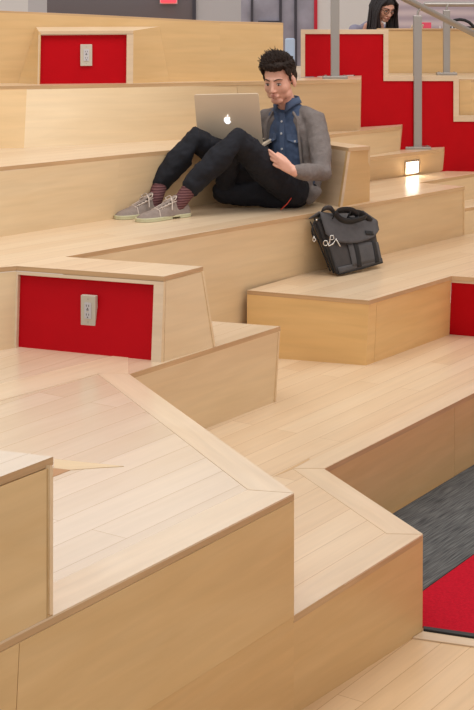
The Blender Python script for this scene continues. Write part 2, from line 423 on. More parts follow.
g0, g1 = W(449.2, 334.8, ZQ), W(1057, 384, ZQ); g2 = lerp(g0, g1, .24); dz = Vector((0, 0, ZQ))
link('red_panel', panel(g2, g1, g1 - dz, g2 - dz, Vector((0, 1, 0)), t=.02), M['red'], t)

def outlet(c, right, up, nrm_out, s, label):
    """wall plate with two sockets, c centre of its face"""
    t = thing('wall_outlet', label, 'outlet', c)
    R = Matrix((right, up, nrm_out)).transposed()
    bm = bmesh.new(); box(bm, *(c - nrm_out * .006), .074 * s, .136 * s, .024, R)
    bevel(link('cover_plate', bm, M['plate'], t), .002)
    bm = bmesh.new(); box(bm, *(c + nrm_out * .007), .034 * s, .072 * s, .006, R); sb = bevel(link('socket_body', bm, M['offwhite'], t), .001)
    for sg in (-1, 1):
        bm = bmesh.new(); q = c + nrm_out * .0102
        for dx in (-.006, .006): box(bm, *(q + right * dx * s + up * (.02 * sg + .003) * s), .0024 * s, .009 * s, .0012, R)
        box(bm, *(q + up * (.02 * sg - .009) * s), .005 * s, .005 * s, .0012, R)
        link('socket_slots', bm, M['dark'], sb)
    for sg in (-1, 1):
        bm = bmesh.new(); box(bm, *(c + nrm_out * .0095 + up * .004 * sg * s), .012 * s, .004 * s, .0016, R); link('test_button', bm, M['dark' if sg > 0 else 'plate'], sb)
        bm = bmesh.new(); tube(bm, [c + nrm_out * .005 + up * .052 * sg * s, c + nrm_out * .0072 + up * .052 * sg * s], .003 * s, 10, False); link('screw', bm, M['steel'], t)

# ------------------------------------------------------------------ middle tier (M)
t = thing('bench_tier', 'long maple tier on which the man sits', 'seating tier', W(250, 222, ZM) - Vector((0, 0, ZM - ZQ)))
MP = [(-400, 306), (0, 267.5), (16.5, 266), (164, 276.5), (203, 266.5), (65.3, 256.7), (464.7, 186.4), (419, 182.6), (474, 173.7), (488, 171.9),
      (442.6, 171.0), (374, 180), (369, 181), (275, 192), (0, 236.5), (-400, 298.8)]
angM = direction(W(65.3, 256.7, ZM), W(464.7, 186.4, ZM))
tread(t, MP, ZM, angM, off=(0, .04))
riser(t, W(-400, 306, ZM), W(0, 267.5, ZM), W(-400, 396, ZP), W(0, 350.6, ZP))
riser(t, W(0, 267.5, ZM), W(16.5, 266, ZM), W(0, 350.6, ZP), W(14.4, 347.8, ZP), cuts=())
pt, nr = red_front(t, W(16.5, 266, ZM), W(164, 276.5, ZM), W(14.4, 347.8, ZP), W(161, 362.6, ZP), .105, .012, .935)
riser(t, W(164, 276.5, ZM), W(203, 266.5, ZM), W(161, 362.6, ZP), W(215.7, 346.5, ZP), cuts=(.05,), inward=Vector((-1, .3, 0)))
riser(t, W(203, 266.5, ZM), W(65.3, 256.7, ZM), W(215.7, 346.5, ZP), W(90, 331, ZP), inward=Vector((-.3, -1, 0)))
j0, j1 = W(65.3, 256.7, ZM), W(304, 214.7, ZM)
p0, p1 = W(66, 335, ZP), W(304, 273.7, ZP)
riser(t, j0, j1, j0 + (p0 - j0) * 2, j1 + (p1 - j1) * 2, 'riser')
riser(t, j1, W(464.7, 186.4, ZM), p1, W(464.7, 235, ZP), 'riser')
riser(t, W(464.7, 186.4, ZM), W(419, 182.6, ZM), W(464.7, 235, ZP), W(425, 232, ZP), inward=Vector((-.3, -1, 0)))
riser(t, W(419, 182.6, ZM), W(474, 173.7, ZM), W(419, 209, ZH), W(474, 198.8, ZH))
riser(t, W(474, 173.7, ZM), W(488, 171.9, ZM), W(474, 198.8, ZH), W(488, 196.5, ZH))
c = pt(.5, .47)
c = lerp(pt(.483, .47), pt(.5, .47), 1) - nr * -.022
rt = (pt(1, .5) - pt(0, .5)).normalized(); upv = rt.cross(-nr).normalized()
if upv.z < 0: upv = -upv
UPZ = Vector((0, 0, 1)); rt = Vector((rt.x, rt.y, 0)).normalized()
outlet(c - nr * .012, rt, UPZ, rt.cross(UPZ).normalized(), .98, 'pale two-socket outlet on the near red panel, left of centre')

# small step on the right
t = thing('stair_step', 'low maple step at the right edge beside the tiers', 'step', W(470, 233, ZP))
tread(t, [(440, 213), (464.7, 208.5), (474, 207), (540, 196), (540, 188), (474, 198.8), (430, 206.5)], ZH, angM)
riser(t, W(440, 213, ZH), W(540, 196, ZH), W(440, 239.8, ZP), W(540, 220.7, ZP))

# ------------------------------------------------------------------ lit step (L)
t = thing('stair_step', 'maple step with a glowing step light behind the man', 'step', W(410, 175, ZM))
tread(t, [(345, 160), (371.7, 156.9), (443.5, 148.6), (444.5, 146.9), (401, 149), (330, 157)], ZL, angM)
la, lb, lc, ld = W(345, 160, ZL), W(443.5, 148.6, ZL), W(345, 184, ZM), W(442.6, 171.3, ZM)
riser(t, la, lb, lc, ld)
riser(t, lb, W(444.5, 146.9, ZL), ld, W(444, 169.5, ZM), inward=Vector((-1, 0, 0)))
# step light
def lp(px, v):
    a_, b_ = (px - 345) / (443.5 - 345), v
    return lerp(lerp(la, lb, a_), lerp(lc, ld, a_), b_)
q = [lp(403, .34), lp(418, .34), lp(418, .93), lp(403, .93)]
nl = (q[1] - q[0]).cross(q[3] - q[0]).normalized()
if nl.y > 0: nl = -nl
t = thing('step_light', 'small square lit lamp set in the step riser beside the steel post', 'light', lp(410, .93))
bm = bmesh.new()
qc = sum(q, Vector()) / 4
def fr(a, b, c_, d_):
    vs = [bm.verts.new(p + nl * .001) for p in (a, b, c_, d_)]; vo = [bm.verts.new(p + nl * .008) for p in (a, b, c_, d_)]
    bm.faces.new(vs); bm.faces.new(vo)
    for i in range(4): bm.faces.new((vs[i], vs[(i + 1) % 4], vo[(i + 1) % 4], vo[i]))
qi = [lerp(p, qc, .17) for p in q]
for i in range(4): fr(q[i], q[(i + 1) % 4], qi[(i + 1) % 4], qi[i])
link('lamp_frame', bm, M['steel'], t)
bm = bmesh.new(); vs = [bm.verts.new(p + nl * .0015) for p in qi]; vo = [bm.verts.new(p + nl * .004) for p in qi]
bm.faces.new(vs); bm.faces.new(vo)
for i in range(4): bm.faces.new((vs[i], vs[(i + 1) % 4], vo[(i + 1) % 4], vo[i]))
link('diffuser', bm, M['lamp'], t)

# ------------------------------------------------------------------ tier 1
t = thing('bench_tier', 'maple tier directly behind the man with an angled backrest block', 'seating tier', W(150, 200, ZM))
T1 = [(-400, 207.8), (0, 167), (120, 154.9), (290, 139), (348.5, 147.8), (370.3, 146.1), (303, 137.9), (401, 125.9), (402.5, 124.4), (361, 127.2), (24, 147), (-400, 153)]
ang1 = direction(W(0, 167, Z1), W(290, 139, Z1))
tread(t, T1, Z1, ang1)
riser(t, W(-400, 207.8, Z1), W(0, 167, Z1), W(-400, 300, ZM), W(0, 237, ZM))
riser(t, W(0, 167, Z1), W(120, 154.9, Z1), W(0, 237, ZM), W(114, 218.8, ZM), cuts=())
riser(t, W(120, 154.9, Z1), W(290, 139, Z1), W(114, 218.8, ZM), W(275, 193, ZM), cuts=(.45,))
riser(t, W(290, 139, Z1), W(348.5, 147.8, Z1), W(275, 193, ZM), W(340, 207, ZM), 'border')
riser(t, W(348.5, 147.8, Z1), W(370.3, 146.1, Z1), W(340, 207, ZM), W(369.6, 201.2, ZM), 'riser2', inward=Vector((-.3, 1, 0)))
riser(t, W(370.3, 146.1, Z1), W(303, 137.9, Z1), W(369.6, 201.2, ZM), W(303, 189.5, ZM), inward=Vector((-.3, -1, 0)))
riser(t, W(303, 137.9, Z1), W(401, 125.9, Z1), W(303, 166.5, ZL), W(399.8, 150.5, ZL))
riser(t, W(401, 125.9, Z1), W(402.5, 124.6, Z1), W(399.8, 150.5, ZL), W(401.2, 148.4, ZL), inward=Vector((-1, 0, 0)))

# ------------------------------------------------------------------ tier 2
t = thing('bench_tier', 'highest maple tier with the red-backed outlet box behind it', 'seating tier', W(200, 140, Z1))
T2 = [(-400, 91.6), (27, 85.7), (361, 79.2), (361.5, 75.5), (301, 77.7), (301, 66), (283, 66), (283, 80.0), (0, 82.8), (-400, 86)]
ang2 = direction(W(27, 85.7, Z2), W(361, 79.2, Z2))
tread(t, T2, Z2, ang2)
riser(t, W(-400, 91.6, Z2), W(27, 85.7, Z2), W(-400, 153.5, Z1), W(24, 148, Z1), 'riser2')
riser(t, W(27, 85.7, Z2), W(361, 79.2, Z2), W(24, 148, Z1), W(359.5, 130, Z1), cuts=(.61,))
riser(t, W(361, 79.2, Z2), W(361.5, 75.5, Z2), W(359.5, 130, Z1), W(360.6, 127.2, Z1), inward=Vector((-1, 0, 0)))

# ------------------------------------------------------------------ top back wall with outlet box
t = thing('parapet', 'long maple parapet along the top left with slanted outlet box', 'parapet', W(140, 82.3, Z2))
def yb(x): return 83.3 - (x / 283.0) * 2.7
WT = [(-400, 1), (0, 12.6), (100, 17), (220, 23.2), (283.2, 24.7)]
def wp(x, y, fwd=0):
    """point on the parapet's vertical plane seen at pixel x,y"""
    D = FPX / (yb(x) / (H - Z2)) - fwd
    return J(x, y, D)
segs = list(zip(WT, WT[1:]))
for (xa, ya), (xb, yb_) in segs:
    a_, b_ = wp(xa, ya), wp(xb, yb_); c_, d_ = wp(xb, yb(xb)), wp(xa, yb(xa))
    c_.z = d_.z = Z2
    link('parapet_panel', panel(a_, b_, c_, d_, Vector((0, 1, 0)), t=.12, uoff=random.random() * 9), M['riser2'], t)
for (xa, ya), (xb, yb_) in segs:
    up = Vector((0, 0, .012)); a_, b_ = wp(xa, ya) + up, wp(xb, yb_) + up
    link('capping', panel(a_, b_, b_ - up, a_ - up, Vector((0, 1, 0)), t=.12), M['edge'], t)
# slanted box in front of the parapet
fw = .14
bx = [wp(38.6, 31.2, fw), wp(133.5, 30.6, fw), wp(133.0, 82.9, fw), wp(37.5, 84.3, fw)]
bx[2].z = bx[3].z = Z2; bx[2].y = bx[1].y; bx[3].y = bx[0].y
bk = [wp(36, 27, .002), wp(159.5, 26.6, .002), wp(169.5, yb(169.5), .002), wp(18, yb(18), .002)]
bk[2].z = bk[3].z = Z2
pt2, nr2 = red_front(t, bx[0], bx[1], bx[2] * 0 + bx[3], bx[2], .075, .012, .93)
def quadpart(name, m, pts, th=.015, inward=Vector((0, 1, 0))):
    return link(name, panel(*pts, inward, t=th, uoff=random.random() * 5), M[m], t)
quadpart('box_side', 'riser2', (bx[1], bk[1], bk[2], bx[2]), inward=Vector((-1, .1, 0)))
quadpart('box_side', 'riser2', (bk[0], bx[0], bx[3], bk[3]), inward=Vector((1, .1, 0)))
quadpart('box_top', 'border', (bk[0], bk[1], bx[1], bx[0]), inward=Vector((0, 0, -1)), th=.02)
rt2 = (bx[1] - bx[0]).normalized(); up2 = rt2.cross(-nr2).normalized()
if up2.z < 0: up2 = -up2
rt2 = Vector((rt2.x, rt2.y, 0)).normalized()
outlet(pt2(.505, .46) + nr2 * .015, rt2, UPZ, rt2.cross(UPZ).normalized(), .97, 'pale two-socket outlet on the far red panel under the top parapet')

# ------------------------------------------------------------------ red stepped cheek wall
def Kr(x): return 151.8 - (x - 301) * (10.2 / 141.0)
def rp(x, y, off=0): return J(x, y, FPX / Kr(x) - off)
def rz(x, z, off=0):
    D = FPX / Kr(x) - off; return Vector(((x - 237) * D / FPX, D, z))
t = thing('red_cheek_wall', 'stepped red stair side wall with maple trim behind the steel posts', 'stair wall', rz(400, 1.05))
def flat_poly(pts, depth, m, name, parent):
    bm = bmesh.new(); n = Vector((.08, .997, 0)).normalized() * depth
    a_ = [bm.verts.new(p) for p in pts]; b_ = [bm.verts.new(p + n) for p in pts]
    bm.faces.new(a_); bm.faces.new(b_[::-1])
    for i in range(len(pts)): bm.faces.new((a_[i], a_[(i + 1) % len(pts)], b_[(i + 1) % len(pts)], b_[i]))
    bm.normal_update(); set_uv(bm, lambda f, co: (co.x, co.z))
    return link(name, bm, m, parent)
redpts = [rp(305, 34), rp(383.5, 34), rp(383.5, 81), rp(453.5, 81), rp(453.5, 121.6), rp(540, 121.6), rz(540, ZH), rz(485, ZH), rz(485, ZM - .03), rz(396, ZM - .03), rz(396, Z1 - .02), rz(355, Z1 - .02), rz(355, Z2 + .005), rz(305, Z2 + .005)]
flat_poly(redpts, .03, M['red'], 'red_panel', t)
o = .012
def trim(pts): flat_poly(pts, .04, M['border'], 'trim_board', t)
trim([rp(300.8, 29.5, o), rp(388.5, 29.5, o), rp(388.5, 34, o), rp(300.8, 34, o)])
trim([rp(300.8, 34, o), rp(305, 34, o), rz(305, Z2 + .003, o), rz(300.8, Z2 + .003, o)])
trim([rp(383.5, 34, o), rp(388.5, 34, o), rp(388.5, 76, o), rp(383.5, 81, o)])
trim([rp(383.5, 81, o), rp(388.5, 76, o), rp(459, 76, o), rp(453.5, 81, o)])
trim([rp(453.5, 81, o), rp(459, 76, o), rp(459, 115.5, o), rp(453.5, 121.6, o)])
trim([rp(453.5, 121.6, o), rp(459, 115.5, o), rp(540, 115.5, o), rp(540, 121.6, o)])

# benches behind the cheek wall
t = thing('bench_tier', 'upper right maple bench seen above the red stepped wall', 'seating tier', Vector((1.6, 10.9, 1.1)))
xa, xb = 1.12, 4.1
pts = [Vector((xa, 10.78, 1.69)), Vector((xb, 10.95, 1.69)), Vector((xb, 11.72, 1.69)), Vector((xa, 11.72, 1.69))]
link('tread', prism(pts, TT, 0), [M['tread'], M['edge']], t)
riser(t, pts[0], pts[1], Vector((xa, 10.78, 1.1)), Vector((xb, 10.95, 1.1)), 'riser2')
link('riser_panel', panel(Vector((2.04, 10.86, 1.66)), Vector((4.1, 10.93, 1.66)), Vector((4.1, 10.93, .7)), Vector((2.04, 10.86, .7)), Vector((0, 1, 0)), t=.02), M['riser2'], t)
t = thing('parapet', 'maple backrest wall in front of the seated woman', 'parapet', Vector((2, 11.75, 1.1)))
for x0, x1 in ((1.1, 2.28), (2.284, 4.1)):
    a_, b_ = Vector((x0, 11.73, 2.026)), Vector((x1, 11.73, 2.026))
    link('parapet_panel', panel(a_, b_, Vector((x1, 11.73, 1.69)), Vector((x0, 11.73, 1.69)), Vector((0, 1, 0)), t=.08, uoff=x0 * 3), M['riser2'], t)
a_, b_ = Vector((1.1, 11.722, 2.038)), Vector((4.1, 11.722, 2.038)); dz = Vector((0, 0, .012))
link('capping', panel(a_, b_, b_ - dz, a_ - dz, Vector((0, 1, 0)), t=.096), M['edge'], t)
a_, b_ = Vector((1.1, 11.82, 2.0)), Vector((4.1, 11.82, 2.0))
link('back_panel', panel(a_, b_, Vector((4.1, 11.82, 1.1)), Vector((1.1, 11.82, 1.1)), Vector((0, 1, 0)), t=.02), M['riser2'], t)
# low bench in the recess right of the red wall
t = thing('bench_tier', 'small maple bench front at the right edge above the red wall step', 'seating tier', Vector((2.1, 10.75, 1.1)))
a_, b_ = rz(459.5, 1.683, -.06), rz(540, 1.683, -.06)
link('riser_panel', panel(a_, b_, rz(540, 1.1, -.06), rz(459.5, 1.1, -.06), Vector((0, 1, 0)), t=.02), M['riser2'], t)
a2, b2 = a_ + Vector((0, .06, 0)), b_ + Vector((0, .06, 0))

# ------------------------------------------------------------------ steel posts and rails
def post(base, top_z, wdt, label, cat='post', plate=.18):
    t = thing('railing_post', label, cat, base)
    bm = bmesh.new(); box(bm, base.x, base.y, (base.z + top_z) / 2 + .006, wdt, wdt * .7, top_z - base.z - .012); bevel(link('post', bm, M['steel'], t), .004)
    bm = bmesh.new(); box(bm, base.x, base.y, base.z + .009, plate, plate * .55, .018); bp = bevel(link('base_plate', bm, M['steel'], t), .003)
    for sx in (-1, 1):
        bm = bmesh.new(); q0 = base + Vector((sx * plate * .38, 0, .018)); tube(bm, [q0, q0 + Vector((0, 0, .006))], .008, 8, False); link('bolt', bm, M['steel'], bp)
    bm = bmesh.new(); q0 = Vector((base.x, base.y, top_z)); tube(bm, [q0, q0 + Vector((.004, 0, .025)), q0 + Vector((.016, 0, .045))], .008, 10); link('rail_bracket', bm, M['steel'], t)
    return t
K1, K2, K3 = 153.5, 143.6, 131.0
pb1 = Vector(((334.8 - 237) / K1, FPX / K1, Z2)); pb2 = Vector(((417.5 - 237) / K2, FPX / K2, ZL)); pb3 = Vector(((446.5 - 237) / K3, FPX / K3, 1.69))
post(pb1 + Vector((0, -.02, 0)), 2.44, .056, 'tall brushed steel post on the upper tier behind the man', plate=.16)
post(pb2, H - 15.5 / K2, .058, 'brushed steel post beside the glowing step light')
post(pb3, H - 10 / K3, .052, 'short steel post standing on the upper right bench', plate=.155)
r0 = Vector((pb1.x, pb1.y, 2.50)); r1 = Vector((pb2.x + .005, pb2.y, H - 5.5 / K2)); r2 = r1 + (r1 - r0) * 1.2
bm = bmesh.new(); tube(bm, [r0 - (r1 - r0) * .5, r0, r1, r2], .023, 16)
tag(link('handrail', bm, M['steel'], None, True), 'sloping round steel handrail descending to the right over the two tall posts', 'handrail')
bm = bmesh.new(); zr = H - 4.2 / K3; tube(bm, [Vector((pb3.x - .16, pb3.y, zr)), Vector((pb3.x + 1.1, pb3.y + .1, zr))], .019, 16)
tag(link('handrail', bm, M['steel'], None, True), 'level round steel handrail at the top right corner', 'handrail')

# ------------------------------------------------------------------ background
DB = 17.0
def bxp(px): return (px - 237) * DB / FPX
def wallbox(name, x0, x1, z0, z1, m, y=DB, th=.1, st=True):
    bm = bmesh.new(); box(bm, (x0 + x1) / 2, y + th / 2, (z0 + z1) / 2, x1 - x0, th, z1 - z0)
    bm.normal_update(); set_uv(bm, lambda f, co: (co.x, co.z))
    o = link(name, bm, m)
    return struct(o) if st else o
wallbox('wall_back', -6.5, bxp(28), 1.1, 4.5, M['white'])
wallbox('wall_back', bxp(28), bxp(47), 1.1, 4.5, M['offwhite'])
wallbox('window_1', bxp(47), bxp(193), 1.1, 4.5, M['glass_dark'], th=.04)
wallbox('trim_1', bxp(192.5), bxp(196), 1.1, 4.5, M['frame_dark'], y=DB - .03)
wallbox('wall_back', bxp(196), bxp(241), 1.1, 4.5, M['offwhite'])
g2 = mat('pale_glass', (168, 166, 182), .15, vary=.25, vscale=3)
wallbox('window_2', bxp(241), bxp(314), 1.1, 4.5, g2, th=.04)
for k, (xx, ww) in enumerate(((252, 2.5), (280.5, 2.6), (295.6, 2.6))):
    wallbox('trim_%d' % (k + 2), bxp(xx - ww / 2), bxp(xx + ww / 2), 1.1, 4.5, M['frame_dark'], y=DB - .04)
zz = H - 22 * DB / FPX
wallbox('trim_5', bxp(258), bxp(280), zz - .015, zz + .015, M['frame_dark'], y=DB - .05, th=.04)
redtrim = mat('red_paint', (206, 20, 52), .5)
wallbox('trim_6', bxp(314), bxp(317.3), 1.1, 4.5, redtrim, y=DB - .02)
wallbox('wall_back', bxp(317.3), bxp(392), 1.1, 4.5, M['white'])
wallbox('wall_back', bxp(392), 8.5, 1.1, 4.5, M['bands'])
wallbox('wall_right', 4.12, 4.22, 0, 4.5, M['white'], y=4, th=14)
def sign(px0, px1, y0, y1, D, label, name='lit_sign'):
    a_, b_ = J(px0, y0, D), J(px1, y1, D)
    t = thing(name, label, 'sign', Vector(((a_.x + b_.x) / 2, D, b_.z)))
    bm = bmesh.new(); box(bm, (a_.x + b_.x) / 2, D, (a_.z + b_.z) / 2, b_.x - a_.x, .05, a_.z - b_.z); link('sign_face', bm, M['glow_red'], t)
    bm = bmesh.new(); box(bm, (a_.x + b_.x) / 2, D + .045, (a_.z + b_.z) / 2, b_.x - a_.x + .03, .04, a_.z - b_.z + .03); link('housing', bm, M['offwhite'], t)
sign(161, 176, -8, 2.6, DB - .1, 'glowing red sign cropped by the top edge above the left parapet')
# pale blue chair seen through the gap
t = thing('side_chair', 'pale blue chair glimpsed in the gap beside the red wall', 'chair', Vector((.56, 15.0, 1.1)))
bm = bmesh.new(); box(bm, .53, 15.0, 1.75, .10, .04, .26); bevel(link('backrest', bm, M['blue_pale'], t), .05, 4)
bm = bmesh.new(); box(bm, .53, 14.8, 1.56, .20, .28, .04); bevel(link('seat', bm, M['blue_pale'], t), .015)
for sx in (-.08, .08):
    for sy in (-.11, .11):
        bm = bmesh.new(); tube(bm, [Vector((.53 + sx, 14.8 + sy, 1.54)), Vector((.53 + sx, 14.8 + sy, 1.112))], .012, 8); link('leg', bm, M['steel'], t)

# ------------------------------------------------------------------ people
def head_shapes(bm, R, c, s=1.0, ears=True):
    P_ = lambda x, y, z: c + R @ (Vector((x, y, z)) * s)
    E = lambda x, y, z, a, b, d: ellipsoid(bm, P_(x, y, z), (a * s, b * s, d * s), R, 24)
    E(0, -.012, .036, .077, .096, .084)
    E(0, .028, -.010, .067, .066, .086)
    E(0, .024, -.056, .062, .058, .044)
    E(0, .060, -.092, .034, .024, .021)
    for sx in (-1, 1):
        E(sx * .036, .052, -.024, .029, .028, .036)
        E(sx * .048, .018, -.066, .018, .036, .028)
        if ears: E(sx * .079, -.010, -.014, .009, .018, .029)
        tube(bm, [P_(sx * .010, .086, .026), P_(sx * .042, .074, .024)], [.010 * s, .008 * s], 10)
        E(sx * .011, .100, -.034, .0085, .009, .007)
    tube(bm, [P_(0, .084, .022), P_(0, .096, -.008), P_(0, .107, -.030)], [.009 * s, .0092 * s, .0108 * s], 12)
    E(0, .088, -.062, .026, .014, .012)
def face_parts(parent, R, c, s, brow_mat, glasses=False):
    P_ = lambda x, y, z: c + R @ (Vector((x, y, z)) * s)
    bm = bmesh.new(); tube(bm, [P_(-.023, .090, -.0605), P_(-.007, .1015, -.0545), P_(0, .1025, -.056), P_(.007, .1015, -.0545), P_(.023, .090, -.0605)], [.0015, .0032, .0034, .0032, .0015], 10)
    tube(bm, [P_(-.018, .091, -.0630), P_(0, .100, -.067), P_(.018, .091, -.0630)], [.0015, .0040, .0015], 10); link('lips', bm, M['lips'], parent, True)
    for sx in (-1, 1):
        bm = bmesh.new(); ellipsoid(bm, P_(sx * .031, .0835, .000), (.0130 * s, .009 * s, .0045 * s), R, 14); ey = link('eye', bm, M['eye'], parent, True)
        bm = bmesh.new(); ellipsoid(bm, P_(sx * .031 - .002, .0912, -.0005), (.0055 * s, .003 * s, .0038 * s), R, 12); link('iris', bm, M['hair'], ey, True)
        bm = bmesh.new(); tube(bm, [P_(sx * .016, .0865, .0035), P_(sx * .026, .0925, .0075), P_(sx * .037, .0905, .0075), P_(sx * .046, .0815, .003)], [.001, .0022, .0024, .0012], 8); link('eyelashes', bm, brow_mat, parent, True)
        bm = bmesh.new(); tube(bm, [P_(sx * .013, .0985, .0235), P_(sx * .026, .0965, .0295), P_(sx * .040, .088, .030), P_(sx * .052, .072, .023)], [.0026, .0040, .0036, .0014], 8, flat=.8); link('eyebrow', bm, brow_mat, parent, True)
    if glasses:
        g = bmesh.new()
        for sx in (-1, 1):
            pts = [P_(sx * .034 + .025 * math.cos(a), .104 - .010 * abs(math.cos(a)), .002 + .019 * math.sin(a)) for a in [2 * math.pi * k / 20 for k in range(21)]]
            tube(g, pts, .0022, 8, False); tube(g, [P_(sx * .058, .094, .008), P_(sx * .078, .0, .006)], .002, 8)
        tube(g, [P_(-.010, .110, .004), P_(.010, .110, .004)], .002, 8)
        link('glasses', g, M['hair'], parent, True)
def rot_from(fwd, roll=0):
    f_ = fwd.normalized(); r_ = f_.cross(Vector((0, 0, 1))).normalized(); u_ = r_.cross(f_).normalized()
    m_ = Matrix((r_, f_, u_)).transposed()
    return m_ @ Matrix.Rotation(roll, 3, 'Y')
def loft(bm, secs, n=24):
    rs = [ring(bm, c_, ax, ay, rx, ry, n) for c_, ax, ay, rx, ry in secs]; skin_rings(bm, rs)

# -------- man
man = thing('person', 'young man in blue shirt and grey cardigan sitting with a laptop', 'person', W(285, 205, ZM))
TL = Vector((.83, -.555, 0)).normalized(); TF = Vector((-.555, -.83, 0)).normalized(); UP = Vector((0, 0, 1))
hipL, hipR = J(293, 190, 8.72), J(276, 186, 8.90)
kneeL, kneeR = J(235.5, 138.5, 8.46), J(193.5, 139, 8.60)
anL, anR = J(181.5, 197, 8.40), J(150.5, 196, 8.54)
pel = J(291, 190, 8.86); belly = J(294, 165, 8.88); chest = J(293, 133, 8.90); upch = J(292, 116, 8.90); neck = J(288, 104.5, 8.88)
shL, shR = J(315, 119.5, 8.79), J(268, 117, 8.98)
elL, wrL = J(322, 173, 8.60), J(294, 171, 8.44)
elR, wrR = J(243, 150, 9.03), J(222, 146, 8.88)
HC = J(279.5, 80, 8.80); HR = rot_from(Vector((-.40, -.87, -.24)), .02)
HS = 1.12
# hand builder: wrist, direction of palm, palm normal, thumb side, finger curl
def hand(bm, wr, d, nrm, thumb_dir, curl=.5, s=1.0, spread=.0):
    d = d.normalized(); nrm = nrm.normalized(); side = thumb_dir.normalized()
    pc = wr + d * .052 * s
    for k, off in enumerate((.027, .009, -.009, -.027)):
        kn = wr + d * (.088 - .004 * abs(k - 1)) * s + side * off * s
        tube(bm, [wr + side * off * .5 * s, kn], [.017 * s, .0115 * s], 12)
        L_ = (.072, .080, .075, .058)[k] * s
        c1 = curl * .5; dd = (d * math.cos(c1) + nrm * math.sin(c1) + side * (1.5 - k) * spread).normalized(); p1_ = kn + dd * L_ * .45
        c2 = curl * 1.3; dd = (d * math.cos(c2) + nrm * math.sin(c2) + side * (1.5 - k) * spread).normalized(); p2_ = p1_ + dd * L_ * .32
        c3 = curl * 1.9; dd = (d * math.cos(c3) + nrm * math.sin(c3)).normalized(); p3_ = p2_ + dd * L_ * .23
        tube(bm, [kn, p1_, p2_, p3_], [.0092 * s, .0080 * s, .0072 * s, .0062 * s], 10)
    tb = wr + d * .022 * s + side * .024 * s; t1 = tb + (d * .65 + side * .75 + nrm * .25).normalized() * .038 * s
    t2 = t1 + (d * .9 + side * .25 + nrm * .4).normalized() * .030 * s; t3 = t2 + (d * .95 + nrm * .35).normalized() * .022 * s
    tube(bm, [tb, t1, t2, t3], [.015 * s, .0115 * s, .0098 * s, .008 * s], 10)
bm = bmesh.new()
head_shapes(bm, HR, HC, HS)
tube(bm, [neck + Vector((0, .01, -.03)), HC + HR @ Vector((0, -.02, -.06))], [.058, .053], 18)
loft(bm, [(pel, TL, TF, .12, .08), (belly, TL, TF, .12, .08), (chest, TL, TF, .14, .09), (upch, TL, TF, .13, .07), (neck - UP * .02, TL, TF, .055, .05)])
for a_, b_, c_ in ((shL, elL, wrL), (shR, elR, wrR)):
    tube(bm, [a_, b_], [.045, .036], 14); tube(bm, [b_, c_], [.036, .025], 14)
for a_, b_, c_ in ((hipL, kneeL, anL), (hipR, kneeR, anR)):
    tube(bm, [a_, b_], [.060, .034], 14); tube(bm, [b_, lerp(b_, c_, .6)], [.030, .022], 14)
corner = J(266, 148, 8.62)
hd = (J(272, 158, 8.50) - wrL)
hand(bm, wrL, hd, Vector((-.25, .95, .2)), Vector((-.30, .25, .92)), curl=.22, s=1.12, spread=.17)
hand(bm, wrR, Vector((-.25, -.9, .1)), Vector((.2, -.2, -.9)), Vector((.9, -.25, 0)), curl=.3)
body = smooth_blob('body', bm, M['skin'], man, voxel=.0042, it=3)
face_parts(man, HR, HC, HS, M['hair'])

# hair: cap plus many swept locks
bm = bmesh.new()
hp = lambda x, y, z: HC + HR @ (Vector((x, y, z)) * HS)
ellipsoid(bm, hp(0, -.026, .050), (.083 * HS, .092 * HS, .080 * HS), HR, 28)
ellipsoid(bm, hp(0, .048, .094), (.066 * HS, .050 * HS, .034 * HS), HR, 24)
ellipsoid(bm, hp(.0, .0, .092), (.080 * HS, .086 * HS, .044 * HS), HR, 24)
for sx in (-1, 1):
    ellipsoid(bm, hp(sx * .070, .020, .070), (.014 * HS, .046 * HS, .036 * HS), HR, 16)
    ellipsoid(bm, hp(sx * .0735, .022, .026), (.006 * HS, .012 * HS, .030 * HS), HR, 14)
    ellipsoid(bm, hp(sx * .046, -.066, .006), (.026 * HS, .030 * HS, .050 * HS), HR, 14)
smooth_blob('hair', bm, M['hair'], man, voxel=.005, it=2, disp=.012, dscale=.016)
bm = bmesh.new(); rnd = random.Random(3)
for k in range(900):
    # start on the scalp shell, sweep up, back and to his left with some disorder
    az = rnd.uniform(0, 2 * math.pi); el = rnd.uniform(.30, 1.5)
    n_ = Vector((math.cos(az) * math.cos(el), math.sin(az) * math.cos(el), math.sin(el)))
    c_ = Vector((n_.x * .082, .000 + n_.y * .094, .058 + n_.z * .074))
    if c_.y > .055 and c_.z < .086: continue
    if c_.z < .075 and abs(c_.x) < .05 and c_.y > 0: continue
    ln = (.018 + .014 * max(0, n_.z) + (.016 if n_.y > .2 and n_.z > .4 else 0)) * rnd.uniform(.7, 1.25)
    tng = Vector((.35 + .5 * rnd.uniform(-1, 1), -.35 + .5 * rnd.uniform(-1, 1), .25)) if c_.z > .1 else Vector((.15 * n_.x, -.6, -.5 + rnd.uniform(-.4, .3)))
    tng = tng - n_ * tng.dot(n_) * .8
    p0_ = hp(*c_) ; mid = hp(*(c_ + n_ * ln * .45 + tng * ln * .35)); end = hp(*(c_ + n_ * ln * (.55 if c_.z > .1 else .15) + tng * ln * 1.2))
    tube(bm, [p0_, mid, end], [.0050, .0042, .0010], 6)
link('hair_locks', bm, M['hair'], man, True)

